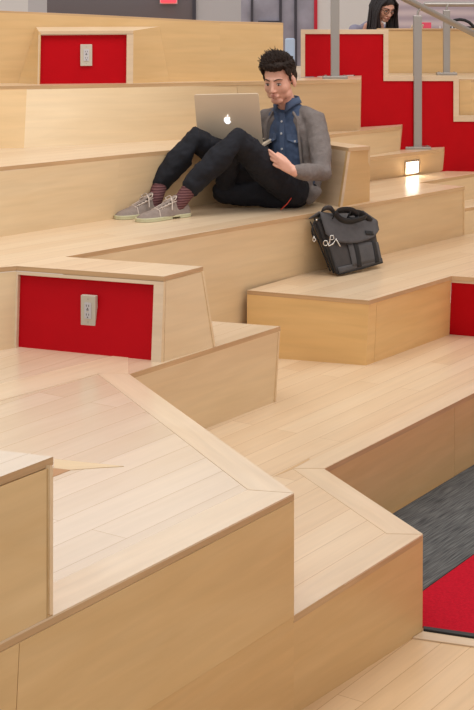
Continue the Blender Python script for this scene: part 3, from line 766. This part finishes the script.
# shirt
bm = bmesh.new()
loft(bm, [(pel + Vector((0, 0, -.02)), TL, TF, .152, .118), (J(291, 180, 8.86), TL, TF, .155, .118), (belly, TL, TF, .148, .118), (chest, TL, TF, .168, .122), (upch, TL, TF, .165, .105), (J(290, 108, 8.90), TL, TF, .105, .078), (neck + Vector((0, 0, .012)), TL, TF, .064, .062)])
for a_, b_, c_ in ((shL, elL, wrL), (shR, elR, wrR)):
    tube(bm, [a_ - (a_ - upch) * .25, a_, lerp(a_, b_, .5)], [.050, .042, .036], 14)
shirt = smooth_blob('shirt', bm, M['denim'], man, voxel=.007, it=4, disp=.018, dscale=.055)
def on_front(u, h, lift=.0):
    """point on the shirt front: u sideways (+ towards his left), h height above the pelvis"""
    zc = pel.z + h
    cs = [pel, belly, chest, upch, neck]; rr = [(.155, .118), (.150, .118), (.170, .122), (.166, .105), (.08, .068)]
    for i in range(4):
        if zc <= cs[i + 1].z or i == 3:
            k = min(1, max(0, (zc - cs[i].z) / (cs[i + 1].z - cs[i].z))); cc = lerp(cs[i], cs[i + 1], k)
            rx = rr[i][0] * (1 - k) + rr[i + 1][0] * k; ry = rr[i][1] * (1 - k) + rr[i + 1][1] * k; break
    dy = ry * math.sqrt(max(0, 1 - (u / rx) ** 2))
    p = cc + TL * u + TF * (dy + lift); p.z = zc; return p
bm = bmesh.new()
hs = [0.02 + .04 * k for k in range(12)]
for h0, h1 in zip(hs, hs[1:]):
    a_, b_, c_, d_ = on_front(-.016, h0, .006), on_front(.016, h0, .006), on_front(.016, h1, .006), on_front(-.016, h1, .006)
    vs = [bm.verts.new(p) for p in (a_, b_, c_, d_)]; vo = [bm.verts.new(p - TF * .012) for p in (a_, b_, c_, d_)]
    bm.faces.new(vs); bm.faces.new(vo)
    for i in range(4): bm.faces.new((vs[i], vs[(i + 1) % 4], vo[(i + 1) % 4], vo[i]))
link('placket', bm, M['denim_seam'], shirt)
for h_ in (.07, .16, .25, .34, .41):
    bm = bmesh.new(); p = on_front(0, h_, .008); tube(bm, [p, p + TF * .004], .0065, 12, False); link('button', bm, M['button'], shirt)
for u0 in (.085, -.085):
    bm = bmesh.new()
    def strip(pts, th=.005):
        vs = [bm.verts.new(p) for p in pts]; vo = [bm.verts.new(p - TF * th) for p in pts]
        bm.faces.new(vs); bm.faces.new(vo[::-1])
        for i in range(len(pts)): bm.faces.new((vs[i], vs[(i + 1) % len(pts)], vo[(i + 1) % len(pts)], vo[i]))
    strip([on_front(u0 - .052, .335, .006), on_front(u0 + .045, .335, .010), on_front(u0 + .045, .305, .010), on_front(u0, .285, .012), on_front(u0 - .052, .305, .006)], .008)
    link('pocket_flap', bm, M['denim_seam'], shirt)
    bm = bmesh.new(); p = on_front(u0, .298, .013); tube(bm, [p, p + TF * .004], .006, 12, False); link('button', bm, M['button'], shirt)
# collar
for sg in (1, -1):
    bm = bmesh.new(); ctr = neck + Vector((0, 0, .010)); outs = []; ins = []; nn = 10
    for k in range(nn + 1):
        a_ = math.radians(20 + 157 * k / nn) * sg
        dirv = TF * math.cos(a_) + TL * math.sin(a_)
        hgt = .030 + .012 * (k / nn); fall = .078 if k == 0 else (.060 if k == 1 else (.046 if k == 2 else .036))
        ins.append(ctr + dirv * (.064) + UP * hgt - TF * .004)
        outs.append(ctr + dirv * (.082 + .018 * math.exp(-k / 2)) + UP * (hgt - fall))
    vi = [bm.verts.new(p) for p in ins]; vo = [bm.verts.new(p) for p in outs]
    for k in range(nn): bm.faces.new((vi[k], vi[k + 1], vo[k + 1], vo[k]))
    ob = link('collar', bm, M['denim_seam'], shirt, True); sd = ob.modifiers.new('thick', 'SOLIDIFY'); sd.thickness = .006

# cardigan, open at the front
bm = bmesh.new()
def side_panel(sg, w_=.0):
    pts, rad = [], []
    for h_, u_, r_ in ((-.02, .135, .036), (.08, .135, .036), (.18, .130, .036), (.28, .130, .040), (.36, .118, .042), (.42, .085, .034)):
        pts.append(on_front(sg * (u_ + w_ - .008), h_, -.026)); rad.append(r_)
    tube(bm, pts, rad, 14)
side_panel(1); side_panel(-1, .01)
bo = -TF * .045
loft(bm, [(pel + bo + UP * -.03, TL, TF, .165, .09), (belly + bo, TL, TF, .160, .09), (chest + bo, TL, TF, .178, .095), (upch + bo, TL, TF, .172, .08), (J(290, 109, 8.90) + bo, TL, TF, .10, .055)])
tube(bm, [lerp(upch, shL, .5) + UP * .014, shL, lerp(shL, elL, .5) + Vector((.012, 0, 0)), elL + Vector((-.002, 0, 0)), lerp(elL, wrL, .55), lerp(elL, wrL, .90)], [.058, .066, .062, .060, .052, .037], 18)
tube(bm, [lerp(upch, shR, .5) + UP * .008, shR, lerp(shR, elR, .5), elR, lerp(elR, wrR, .85)], [.056, .060, .056, .052, .040], 18)
tube(bm, [J(316, 192, 8.74), J(309, 201, 8.76)], [.036, .022], 12)
card = smooth_blob('cardigan', bm, M['cardigan'], man, voxel=.007, it=4, disp=.016, dscale=.06)
bm = bmesh.new()   # rib edge of the near front
tube(bm, [on_front(.070, .462, .002), on_front(.098, .42, .010), on_front(.106, .34, .014), on_front(.110, .25, .016), on_front(.112, .15, .016), on_front(.115, .05, .016)], .011, 10, flat=.7)
tube(bm, [on_front(-.075, .46, .004), on_front(-.110, .40, .012), on_front(-.128, .30, .012), on_front(-.13, .18, .012)], .011, 10, flat=.7)
smooth_blob('cardigan_band', bm, M['cardigan'], card, voxel=.005, it=2)

# trousers
bm = bmesh.new()
loft(bm, [(pel + UP * -.055, TL, TF, .125, .10), (pel + UP * -.02, TL, TF, .160, .125), (pel + UP * .04, TL, TF, .160, .122)])
cuffL, cuffR = lerp(kneeL, anL, .80), lerp(kneeR, anR, .76)
tube(bm, [hipL + UP * .0, lerp(hipL, kneeL, .5) + UP * -.012, kneeL + Vector((.004, 0, -.006)), lerp(kneeL, anL, .30) + Vector((.008, .0, -.006)), lerp(kneeL, anL, .6), cuffL], [.096, .094, .074, .074, .066, .062], 20)
tube(bm, [hipR, lerp(hipR, kneeR, .5) + UP * -.012, kneeR, lerp(kneeR, anR, .30) + Vector((.006, 0, -.004)), lerp(kneeR, anR, .6), cuffR], [.096, .092, .072, .072, .064, .058], 20)
ellipsoid(bm, J(282, 197, 8.80), (.17, .12, .078), None, 20)
tube(bm, [J(224, 192, 8.74), J(252, 192, 8.78), J(285, 190, 8.80)], [.068, .086, .10], 18)
tube(bm, [J(235, 146, 8.52), J(225, 180, 8.70)], [.055, .060], 16)
trou = smooth_blob('trousers', bm, M['jeans'], man, voxel=.007, it=3, disp=.020, dscale=.06)
bm = bmesh.new(); tube(bm, [J(281, 209.5, 8.60), J(287, 204, 8.60), J(291, 198.5, 8.61)], .0055, 8, flat=.5); link('seam_label', bm, M['orange'], trou, True)

# socks and shoes
def shoe(heel, toe, ankle, cuff, knee):
    t_ = thing_part = bpy.data.objects.new('shoe', None); COL.objects.link(t_); t_.empty_display_size = .05; t_.location = heel
    bpy.context.view_layer.update(); attach(t_, man)
    d = (toe - heel); L_ = d.length; d.normalize(); sd = d.cross(UP).normalized(); hl = heel
    P_ = lambda s_, x_, z_: hl + d * (s_ * L_) + sd * x_ + UP * (z_ if z_ < .03 else z_ * 1.12)
    prof = [(a_, b_ * 1.12, c_) for a_, b_, c_ in ((0.0, .026, .052), (.04, .033, .072), (.14, .036, .086), (.26, .036, .090), (.38, .038, .084), (.50, .043, .070), (.64, .050, .056), (.78, .051, .047), (.90, .042, .040), (.97, .028, .030), (1.0, .012, .018))]
    bm = bmesh.new(); n = 20; rs = []
    for s_, w_, h_ in prof:
        r_ = []
        for k in range(n):
            a_ = 2 * math.pi * k / n; cx, cz = math.cos(a_), math.sin(a_)
            x_ = w_ * (abs(cx) ** .75) * (1 if cx >= 0 else -1)
            z_ = .018 + (h_ - .018) * (cz * (1 if cz > 0 else 0))
            if cz > 0: x_ *= (1 - .32 * cz)
            r_.append(bm.verts.new(P_(s_, x_, z_)))
        rs.append(r_)
    skin_rings(bm, rs)
    up_ = link('upper', bm, M['suede'], t_, True); ss = up_.modifiers.new('sub', 'SUBSURF'); ss.levels = 1; ss.render_levels = 1
    out = [(a_, b_ * 1.12) for a_, b_ in ((0, .020), (.02, .030), (.10, .038), (.25, .038), (.40, .037), (.55, .045), (.70, .055), (.82, .054), (.93, .043), (.985, .024), (1.01, .0))]
    def sole_bm(z0, z1, s0, s1):
        bm = bmesh.new(); pr = [q_ for q_ in out if s0 - .001 <= q_[0] <= s1 + .02]
        pts = [P_(s_, w_, z1) for s_, w_ in pr] + [P_(s_, -w_, z1) for s_, w_ in reversed(pr) if w_ > 0]
        top = [bm.verts.new(p) for p in pts]; bot = [bm.verts.new(p - UP * (z1 - z0)) for p in pts]
        bm.faces.new(top); bm.faces.new(bot[::-1])
        for i in range(len(pts)): bm.faces.new((top[i], top[(i + 1) % len(pts)], bot[(i + 1) % len(pts)], bot[i]))
        return bm
    bevel(link('sole', sole_bm(.010, .022, 0, 1.01), M['sole'], t_), .003); bevel(link('heel', sole_bm(0.001, .011, 0, .25), M['sole'], t_), .002)
    bevel(link('front_sole', sole_bm(0.001, .011, .40, 1.01), M['sole'], t_), .002)
    # toe cap seam, tongue, laces
    bm = bmesh.new(); tube(bm, [P_(.66, -.050, .026), P_(.645, -.034, .050), P_(.64, 0, .0575), P_(.645, .034, .050), P_(.66, .050, .026)], .0025, 8)
    tube(bm, [P_(.62, .022, .057), P_(.45, .027, .073), P_(.30, .030, .086)], .0025, 8); tube(bm, [P_(.62, -.022, .057), P_(.45, -.027, .073), P_(.30, -.030, .086)], .0025, 8)
    link('stitching', bm, M['lace'], t_, True)
    bm = bmesh.new(); tube(bm, [P_(.60, 0, .060), P_(.42, 0, .082), P_(.28, 0, .104)], [.010, .016, .018], 10, flat=.35); link('tongue', bm, M['suede'], t_, True)
    bm = bmesh.new()
    for k in range(5):
        s_ = .33 + .065 * k; z_ = .099 - .040 * (s_ - .28) / .3
        tube(bm, [P_(s_, -.024, z_ - .010), P_(s_ + .02, 0, z_), P_(s_ + .04, .024, z_ - .013)], .0032, 8); tube(bm, [P_(s_, .024, z_ - .010), P_(s_ + .02, 0, z_ + .002), P_(s_ + .04, -.024, z_ - .013)], .0032, 8)
    for sg in (-1, 1):
        tube(bm, [P_(.32, 0, .098), P_(.30, sg * .030, .108), P_(.36, sg * .045, .096), P_(.38, sg * .020, .090), P_(.34, 0, .098)], .003, 8)
        tube(bm, [P_(.33, 0, .100), P_(.40, sg * .035, .085), P_(.44, sg * .055, .050)], .003, 8)
    link('shoelaces', bm, M['lace'], t_, True)
    bm = bmesh.new(); a2_ = P_(.17, 0, .075)
    tube(bm, [P_(.24, 0, .045), a2_, lerp(a2_, cuff, .5), cuff + (cuff - a2_) * .25], [.036, .042, .043, .044], 18)
    smooth_blob('sock', bm, M['sock'], man, voxel=.006, it=2, disp=.006, dscale=.02)
def foot(pxh, pyh, pxt, pyt):
    return W(pxh, pyh, ZM), W(pxt, pyt, ZM)
h_, t_ = foot(188.3, 216.0, 137.2, 222.3); shoe(h_, t_, anL, cuffL, kneeL)
h_, t_ = foot(163, 213.2, 116.4, 219.6); shoe(h_, t_, anR, cuffR, kneeR)

# -------- laptop held by the man
hl_, hr_ = J(198.5, 146, 8.76), J(263, 144.5, 8.68)
tl_, tr_ = J(194, 94.8, 8.63), J(258.4, 93.6, 8.56)
def laptop(hl_, hr_, tl_, tr_, back, label, logo=True):
    t = thing('laptop', label, 'laptop', (hl_ + hr_) / 2)
    u = (hr_ - hl_); v = (tl_ - hl_); n = u.cross(v).normalized()
    if n.y > 0: n = -n
    def slab(name, corners, nn, th, m, rad=.012, par=None):
        bm = bmesh.new(); cs = corners; pts = []
        for i in range(4):
            p, a_, b_ = cs[i], cs[i - 1], cs[(i + 1) % 4]
            da, db = (a_ - p).normalized(), (b_ - p).normalized()
            for k in range(5):
                an = math.pi / 2 * k / 4; pts.append(p + da * rad * (1 - math.sin(an)) + db * rad * (1 - math.cos(an)))
        f_ = [bm.verts.new(p) for p in pts]; g_ = [bm.verts.new(p - nn * th) for p in pts]
        bm.faces.new(f_); bm.faces.new(g_[::-1])
        for i in range(len(pts)): bm.faces.new((f_[i], f_[(i + 1) % len(pts)], g_[(i + 1) % len(pts)], g_[i]))
        return link(name, bm, m, par or t)
    lid = slab('lid', [tl_, tr_, hr_, hl_], n, .006, M['alu'])
    ins = lambda a_, b_: lerp(a_, b_, .03)
    c_ = (tl_ + hr_) / 2
    slab('screen', [lerp(p, c_, .05) - n * .0062 for p in (tl_, tr_, hr_, hl_)], n, .0015, M['screen'], .004, lid)
    bl, br = hl_ + back, hr_ + back; nb = u.cross(back).normalized()
    if nb.z < 0: nb = -nb
    base_ = slab('base', [hl_, hr_, br, bl], nb, .014, M['alu'])
    cb = (hl_ + br) / 2
    slab('keyboard', [lerp(p, cb, .12) + nb * .001 + (hl_ - bl).normalized() * .02 for p in (hl_, hr_, br, bl)], nb, .0012, M['dark'], .004, base_)
    bm = bmesh.new(); tube(bm, [lerp(hl_, hr_, .15) , lerp(hl_, hr_, .85)], .006, 10); link('hinge', bm, M['dark'], t)
    if logo:
        uu = u.normalized(); vv = (v - uu * v.dot(uu)).normalized(); c0 = (hl_ + hr_ + tl_ + tr_) / 4 + vv * -.001 - uu * .004 + n * .004; S = .0235
        # fruit outline with a bite taken out on the side, and a leaf above
        def outline():
            pts = []
            for k in range(48):
                a_ = 2 * math.pi * k / 48
                r_ = 1 - .14 * math.exp(-((a_ - math.pi / 2) / .28) ** 2) - .09 * math.exp(-((a_ - 1.5 * math.pi) / .22) ** 2)
                x_, y_ = r_ * math.cos(a_) * .86, r_ * math.sin(a_) * 1.0
                if y_ < 0: x_ *= 1 - .22 * (-y_)
                if y_ > 0: x_ *= 1 + .04 * y_
                dx, dy = x_ - 1.05, y_ - .12; dd = math.hypot(dx, dy)
                if dd < .56: x_, y_ = 1.05 + dx / dd * .56, .12 + dy / dd * .56
                pts.append((x_, y_))
            return pts
        bm = bmesh.new()
        f_ = [bm.verts.new(c0 + uu * x_ * S + vv * y_ * S) for x_, y_ in outline()]; bm.faces.new(f_)
        lf = [(.02, 1.08), (.06, 1.38), (.34, 1.62), (.36, 1.36), (.22, 1.16)]
        bm.faces.new([bm.verts.new(c0 + uu * x_ * S + vv * y_ * S) for x_, y_ in lf])
        r_ = bmesh.ops.extrude_face_region(bm, geom=bm.faces[:])
        for v_ in r_['geom']:
            if isinstance(v_, bmesh.types.BMVert): v_.co += n * .002
        link('lid_logo', bm, M['logo'], lid)
laptop(hl_, hr_, tl_, tr_, Vector((.07, .225, .015)), 'silver open laptop with a glowing fruit logo on the man\'s knees')

# ------------------------------------------------------------------ messenger bag
bag = thing('messenger_bag', 'dark grey canvas messenger bag leaning on the tier riser', 'bag', W(350, 272, ZP))
f_bl, f_br = J(338, 276.5, 8.455), J(383, 262.5, 8.74); f_tl, f_tr = J(320, 216, 8.49), J(374, 224, 8.82)
b_bl, b_br = J(331, 271.5, 8.52), J(377, 257, 8.86); b_tl, b_tr = J(311, 222, 8.47), J(361, 214, 8.90)
f_bl.z = max(f_bl.z, ZP + .012); 
def bagp(u, v, w_):
    """u across, v up, w from front to back"""
    fr_ = lerp(lerp(f_bl, f_br, u), lerp(f_tl, f_tr, u), v); bk_ = lerp(lerp(b_bl, b_br, u), lerp(b_tl, b_tr, u), v)
    return lerp(fr_, bk_, w_)
fn = (f_br - f_bl).cross(f_tl - f_bl).normalized()
if fn.y > 0: fn = -fn
bm = bmesh.new(); N = 12; grid = {}
for face, fun in (('f', lambda i, j: bagp(i / N, j / N, 0)), ('b', lambda i, j: bagp(i / N, j / N, 1))):
    for i in range(N + 1):
        for j in range(N + 1):
            u_, v_ = i / N, j / N; p = fun(i, j)
            bulge = .022 * (math.sin(math.pi * u_) * math.sin(math.pi * min(1, v_ * 1.0))) ** .6 * (1 if face == 'f' else -.5)
            bulge += .004 * noise.noise(Vector((u_ * 5, v_ * 5, 1.3 if face == 'f' else 7)))
            if v_ == 0: p = p + UP * .012 * math.sin(math.pi * u_) * 0
            grid[face, i, j] = bm.verts.new(p + fn * bulge)
for i in range(N):
    for j in range(N):
        for fc in 'fb': bm.faces.new((grid[fc, i, j], grid[fc, i + 1, j], grid[fc, i + 1, j + 1], grid[fc, i, j + 1]))
for i in range(N):
    for j in (0, N): bm.faces.new((grid['f', i, j], grid['f', i + 1, j], grid['b', i + 1, j], grid['b', i, j]))
    for k in (0, N): bm.faces.new((grid['f', k, i], grid['f', k, i + 1], grid['b', k, i + 1], grid['b', k, i]))
o_ = link('bag_body', bm, M['canvas_dark'], bag, True); bevel(o_, .018, 4)
def patch(name, m, f_pts, lift, th=.005, nu=14, nv=8, bulge_f=.024, par=None):
    """cloth patch following the front: f_pts(u,v)->(bag u, bag v, bag w)"""
    bm = bmesh.new(); g = []
    for i in range(nu + 1):
        row = []
        for j in range(nv + 1):
            uu_, vv_, ww_ = f_pts(i / nu, j / nv)
            bl_ = bulge_f * (max(0, math.sin(math.pi * min(1, max(0, uu_)))) * max(0, math.sin(math.pi * min(1, max(0, vv_))))) ** .6 * (1 - ww_)
            row.append(bm.verts.new(bagp(uu_, vv_, ww_) + fn * (bl_ + lift * (1 - ww_)) + (UP * lift if vv_ >= .98 else Vector())))
        g.append(row)
    for i in range(nu):
        for j in range(nv): bm.faces.new((g[i][j], g[i + 1][j], g[i + 1][j + 1], g[i][j + 1]))
    o_ = link(name, bm, m, par or bag, True); s_ = o_.modifiers.new('thick', 'SOLIDIFY'); s_.thickness = th; return o_
def flap(i, j):
    if j < .3: return (i * 1.06 - .03, 1.02, 1 - j / .3)
    drop = .34 + .12 * math.sin(math.pi * min(1, i * 1.1)) + .10 * (1 - i) - .16 * max(0, (i - .8) / .2) ** 2 - .10 * max(0, (.12 - i) / .12)
    return (i * 1.06 - .03, 1.02 - (j - .3) / .7 * drop, 0)
flap_ob = patch('flap', M['canvas'], flap, .012, .006, 18, 14)
for u0 in (.40, .80):
    patch('front_strap', M['web'], lambda i, j, u0=u0: (u0 + .085 * i, .04 + .5 * j, 0), .006, .004, 3, 8)
patch('base_patch', M['canvas'], lambda i, j: (.02 + .96 * i, .0 + .10 * j + .02, 0), .003, .003, 10, 3)
patch('front_pocket', M['canvas'], lambda i, j: (.30 + .66 * i, .08 + .44 * j, 0), .003, .004, 10, 6)
patch('label_patch', M['web'], lambda i, j: (.68 + .17 * i, .68 + .09 * j, 0), .021, .002, 4, 3, par=flap_ob)
# piping and zip on the side gusset
bm = bmesh.new()
for w_ in (.02, .5, .98): tube(bm, [bagp(-.012, v_, w_) for v_ in (0.02, .25, .5, .75, 1.0)], .0045 if w_ != .5 else .006, 8)
link('gusset_piping', bm, M['web'], bag, True)
bm = bmesh.new(); tube(bm, [bagp(.02, 0.01, 0), bagp(.5, .0, 0) + fn * .008, bagp(.98, 0.01, 0)], .006, 8); link('bottom_piping', bm, M['web'], bag, True)
# handle loop and folded shoulder strap
def strap(name, pts, wdt, m, parent, th=.004):
    """flat ribbon through pts"""
    P4 = []; n_ = len(pts)
    for i in range(n_ - 1):
        p0_, p1_, p2_, p3_ = pts[max(0, i - 1)], pts[i], pts[i + 1], pts[min(n_ - 1, i + 2)]
        for k in range(6):
            s_ = k / 6.0; P4.append(.5 * ((2 * p1_) + (p2_ - p0_) * s_ + (2 * p0_ - 5 * p1_ + 4 * p2_ - p3_) * s_ * s_ + (3 * p1_ - p0_ - 3 * p2_ + p3_) * s_ ** 3))
    P4.append(pts[-1]); bm = bmesh.new(); prev = None; wd = (f_bl - b_bl).cross(UP).normalized()
    wv = Vector((.35, -.35, .87)).normalized()
    for i, p in enumerate(P4):
        a_, b_ = bm.verts.new(p - wv * wdt / 2), bm.verts.new(p + wv * wdt / 2)
        if prev: bm.faces.new((prev[0], prev[1], b_, a_))
        prev = (a_, b_)
    o_ = link(name, bm, m, parent, True); s_ = o_.modifiers.new('thick', 'SOLIDIFY'); s_.thickness = th; return o_
strap('carry_handle', [J(321, 219, 8.50), J(321, 211, 8.49), J(326, 207.5, 8.50), J(331, 208.5, 8.52), J(336, 216, 8.56)], .030, M['canvas_dark'], bag, .008)
strap('shoulder_strap', [J(333, 216, 8.50), J(337, 211, 8.52), J(345, 209.5, 8.56), J(353, 211, 8.60), J(358, 217, 8.66), J(354, 221, 8.62), J(347, 219, 8.58), J(350, 213, 8.60), J(359, 213, 8.70), J(367, 218, 8.74), J(371, 221, 8.78)], .040, M['web'], bag, .006)
strap('shoulder_strap', [J(335, 213, 8.46), J(341, 219, 8.48), J(349, 221, 8.54), J(358, 219.5, 8.62), J(366, 216.5, 8.70)], .036, M['web'], bag, .006)
strap('side_strap', [J(320, 218, 8.46), J(313, 224, 8.42), J(312, 232, 8.40), J(316, 240, 8.42)], .020, M['web'], bag, .005)
bm = bmesh.new()
for c0, r_, ph in ((J(325.5, 243, 8.40), .012, 0), (J(332, 237.5, 8.41), .010, 1), (J(314, 239.5, 8.40), .008, 0)):
    tube(bm, [c0 + Vector((math.cos(a_) * r_, -.004, math.sin(a_) * r_ * 1.2)) for a_ in [2 * math.pi * k / 14 for k in range(15)]], .0028, 8, False)
tube(bm, [J(327, 241, 8.40), J(329, 246, 8.39), J(333, 244, 8.39), J(336, 239, 8.40), J(340, 246, 8.40)], .0038, 8); tube(bm, [J(330.5, 236, 8.40), J(329.5, 243, 8.395)], .0035, 8)
link('strap_clip', bm, M['chrome'], bag, True)
bm = bmesh.new()
for x_, y_ in ((313.8, 237), (316.5, 220)): ellipsoid(bm, J(x_, y_, 8.41), (.006, .006, .006), None, 10)
link('rivet', bm, M['chrome'], bag, True)

# ------------------------------------------------------------------ woman at a table
wom = thing('person', 'woman with long dark hair and glasses looking down behind the wall', 'person', Vector((1.10, 12.62, 1.1)))
WC = J(384.5, 6.5, 12.2); WR = rot_from(Vector((.42, -.80, -.50)), .0)
wn = J(374, 20, 12.42); wch = J(370, 38, 12.5); wp_ = Vector((1.13, 12.62, 1.63))
WL = Vector((.87, .48, 0)); WF = Vector((.48, -.87, 0))
lt_hl = Vector((1.40, 12.14, 1.862)); 
bm = bmesh.new(); head_shapes(bm, WR, WC, .98)
tube(bm, [wn + UP * -.03, WC + WR @ Vector((0, -.02, -.06))], [.045, .045], 14)
loft(bm, [(wp_, WL, WF, .14, .10), (lerp(wp_, wch, .6), WL, WF, .11, .085), (wch, WL, WF, .135, .09), (wn - UP * .03, WL, WF, .09, .06), (wn, WL, WF, .05, .05)])
for sg in (1, -1):
    s_ = wch + WL * .15 * sg + UP * .06; e_ = s_ + WF * .10 + UP * -.21 + WL * .04 * sg; w_ = Vector((1.42 + (-.06 if sg < 0 else .08), 12.18, 1.90)) + WL * .03 * sg
    tube(bm, [s_, e_], [.04, .032]); tube(bm, [e_, w_], [.032, .022]); hand(bm, w_, Vector((.3, -.4, -.1)), Vector((0, -.1, -1)), WL * -sg, .3, .85)
    hp_ = wp_ + WL * .08 * sg; kn_ = hp_ + WF * .36 + UP * .0; ft_ = Vector((kn_.x, kn_.y, 1.16))
    tube(bm, [hp_, kn_], [.07, .05]); tube(bm, [kn_, ft_], [.048, .034]); tube(bm, [ft_ - UP * .02, ft_ + WF * .14 - UP * .03], [.032, .026])
smooth_blob('body', bm, M['skin'], wom, voxel=.006, it=3)
face_parts(wom, WR, WC, .98, M['hair_black'], True)
bm = bmesh.new()
loft(bm, [(wp_ - UP * .02, WL, WF, .155, .12), (lerp(wp_, wch, .6), WL, WF, .125, .10), (wch, WL, WF, .155, .11), (wch + UP * .07, WL, WF, .15, .09), (wn - UP * .01, WL, WF, .07, .06)])
for sg in (1, -1):
    s_ = wch + WL * .15 * sg + UP * .06; e_ = s_ + WF * .10 + UP * -.21 + WL * .04 * sg; w_ = Vector((1.42 + (-.06 if sg < 0 else .08), 12.18, 1.90)) + WL * .03 * sg
    tube(bm, [s_, e_, lerp(e_, w_, .8)], [.058, .046, .036])
smooth_blob('top', bm, M['lilac_top'], wom, voxel=.009, it=3, disp=.012)
bm = bmesh.new()
for sg in (1, -1):
    hp_ = wp_ + WL * .08 * sg; kn_ = hp_ + WF * .36; ft_ = Vector((kn_.x, kn_.y, 1.20)); tube(bm, [hp_, kn_, ft_], [.085, .06, .05])
smooth_blob('trousers', bm, M['jeans'], wom, voxel=.009, it=2)
bm = bmesh.new(); wq = lambda x, y, z: WC + WR @ Vector((x, y, z))
ellipsoid(bm, wq(0, -.020, .044), (.084, .100, .084), WR, 24)
smooth_blob('hair', bm, M['hair_black'], wom, voxel=.006, it=2)
bm = bmesh.new(); rnd = random.Random(5)
for sg in (-1, 1):
    for k in range(90):
        y0 = rnd.uniform(-.09, .055); a_ = wq(sg * .012 * rnd.random(), y0, .122); b_ = wq(sg * (.072 + .012 * rnd.random()), y0 + .012, .05)
        c_ = wq(sg * (.086 + .01 * rnd.random()), y0 + .016, -.03); d_ = c_ + Vector((sg * .0 + rnd.uniform(-.02, .02), rnd.uniform(-.02, .02), -.12)); e_ = d_ + Vector((rnd.uniform(-.02, .02), .01, -.13))
        tube(bm, [a_, b_, c_, d_, e_], [.006, .008, .008, .007, .003], 6)
link('hair_strands', bm, M['hair_black'], wom, True)
ch = thing('side_chair', 'dark chair under the seated woman behind the wall', 'chair', Vector((1.13, 12.66, 1.1)))
bm = bmesh.new(); box(bm, 1.13, 12.66, 1.525, .42, .40, .03, Matrix.Rotation(.5, 3, 'Z')); bevel(link('seat', bm, M['dark'], ch), .01)
for sx, sy in ((-.17, -.16), (.17, -.16), (-.17, .16), (.17, .16)):
    q0 = Vector((1.13, 12.66, 0)) + Matrix.Rotation(.5, 3, 'Z') @ Vector((sx, sy, 0)); bm = bmesh.new(); tube(bm, [q0 + UP * 1.51, q0 + UP * 1.112], .012, 8); link('leg', bm, M['steel'], ch)
tb = thing('table', 'white table behind the maple wall holding the small laptop', 'table', Vector((1.75, 12.15, 1.1)))
bm = bmesh.new(); box(bm, 1.80, 12.13, 1.832, 1.1, .42, .03); bevel(link('tabletop', bm, M['white'], tb), .005)
for sx in (-.48, .48):
    for sy in (-.17, .17):
        bm = bmesh.new(); tube(bm, [Vector((1.80 + sx, 12.13 + sy, 1.82)), Vector((1.80 + sx, 12.13 + sy, 1.112))], .018, 10); link('leg', bm, M['steel'], tb)
laptop(Vector((1.33, 12.00, 1.862)), Vector((1.46, 12.28, 1.862)) + Vector((0, 0, 0)), Vector((1.40, 11.98, 2.062)), Vector((1.53, 12.26, 2.062)), Vector((-.0, .0, .0)) + Vector((-.10, .05, 0)) * 1.2, 'small grey laptop open in front of the woman', logo=False)
# things on the table
a_ = J(407.5, 22, 12.25)
bm = bmesh.new(); box(bm, 1.545, 12.32, 1.962, .10, .012, .23); tag(bevel(link('table_sign', bm, M['pink']), .003), 'pink card standing on the table behind the small laptop', 'card')
bm = bmesh.new()
for k in range(6): tube(bm, [Vector((1.66 + .02 * k, 12.2, 1.849)), Vector((1.65 + .026 * k, 12.2, 2.10 - .018 * abs(k - 3)))], .005, 8)
tube(bm, [Vector((1.64, 12.2, 1.856)), Vector((1.79, 12.2, 1.856))], .008, 8); tag(link('wire_stand', bm, M['white'], None, True), 'small white wire stand on the table between the steel posts', 'stand')
t = thing('desk_chair', 'dark round-backed chair behind the short steel post', 'chair', Vector((2.0, 13.2, 1.1)))
bm = bmesh.new(); cc = Vector((1.96, 13.2, 1.96)); tube(bm, [cc + Vector((math.cos(a_) * .14, 0, math.sin(a_) * .13)) for a_ in [math.pi * k / 10 for k in range(-3, 14)]], .014, 10); link('back_frame', bm, M['dark'], t, True)
bm = bmesh.new(); box(bm, 1.96, 13.2, 1.93, .24, .015, .20); bevel(link('backrest', bm, M['canvas'], t), .006)
bm = bmesh.new(); tube(bm, [Vector((1.96, 13.2, 1.84)), Vector((1.96, 13.2, 1.56))], .016, 10); link('back_post', bm, M['dark'], t)
bm = bmesh.new(); box(bm, 1.96, 13.0, 1.56, .42, .42, .05); bevel(link('seat', bm, M['dark'], t), .015)
for sx in (-.17, .17):
    for sy in (-.17, .17):
        bm = bmesh.new(); tube(bm, [Vector((1.96 + sx, 13.0 + sy, 1.54)), Vector((1.96 + sx, 13.0 + sy, 1.112))], .012, 8); link('leg', bm, M['dark'], t)
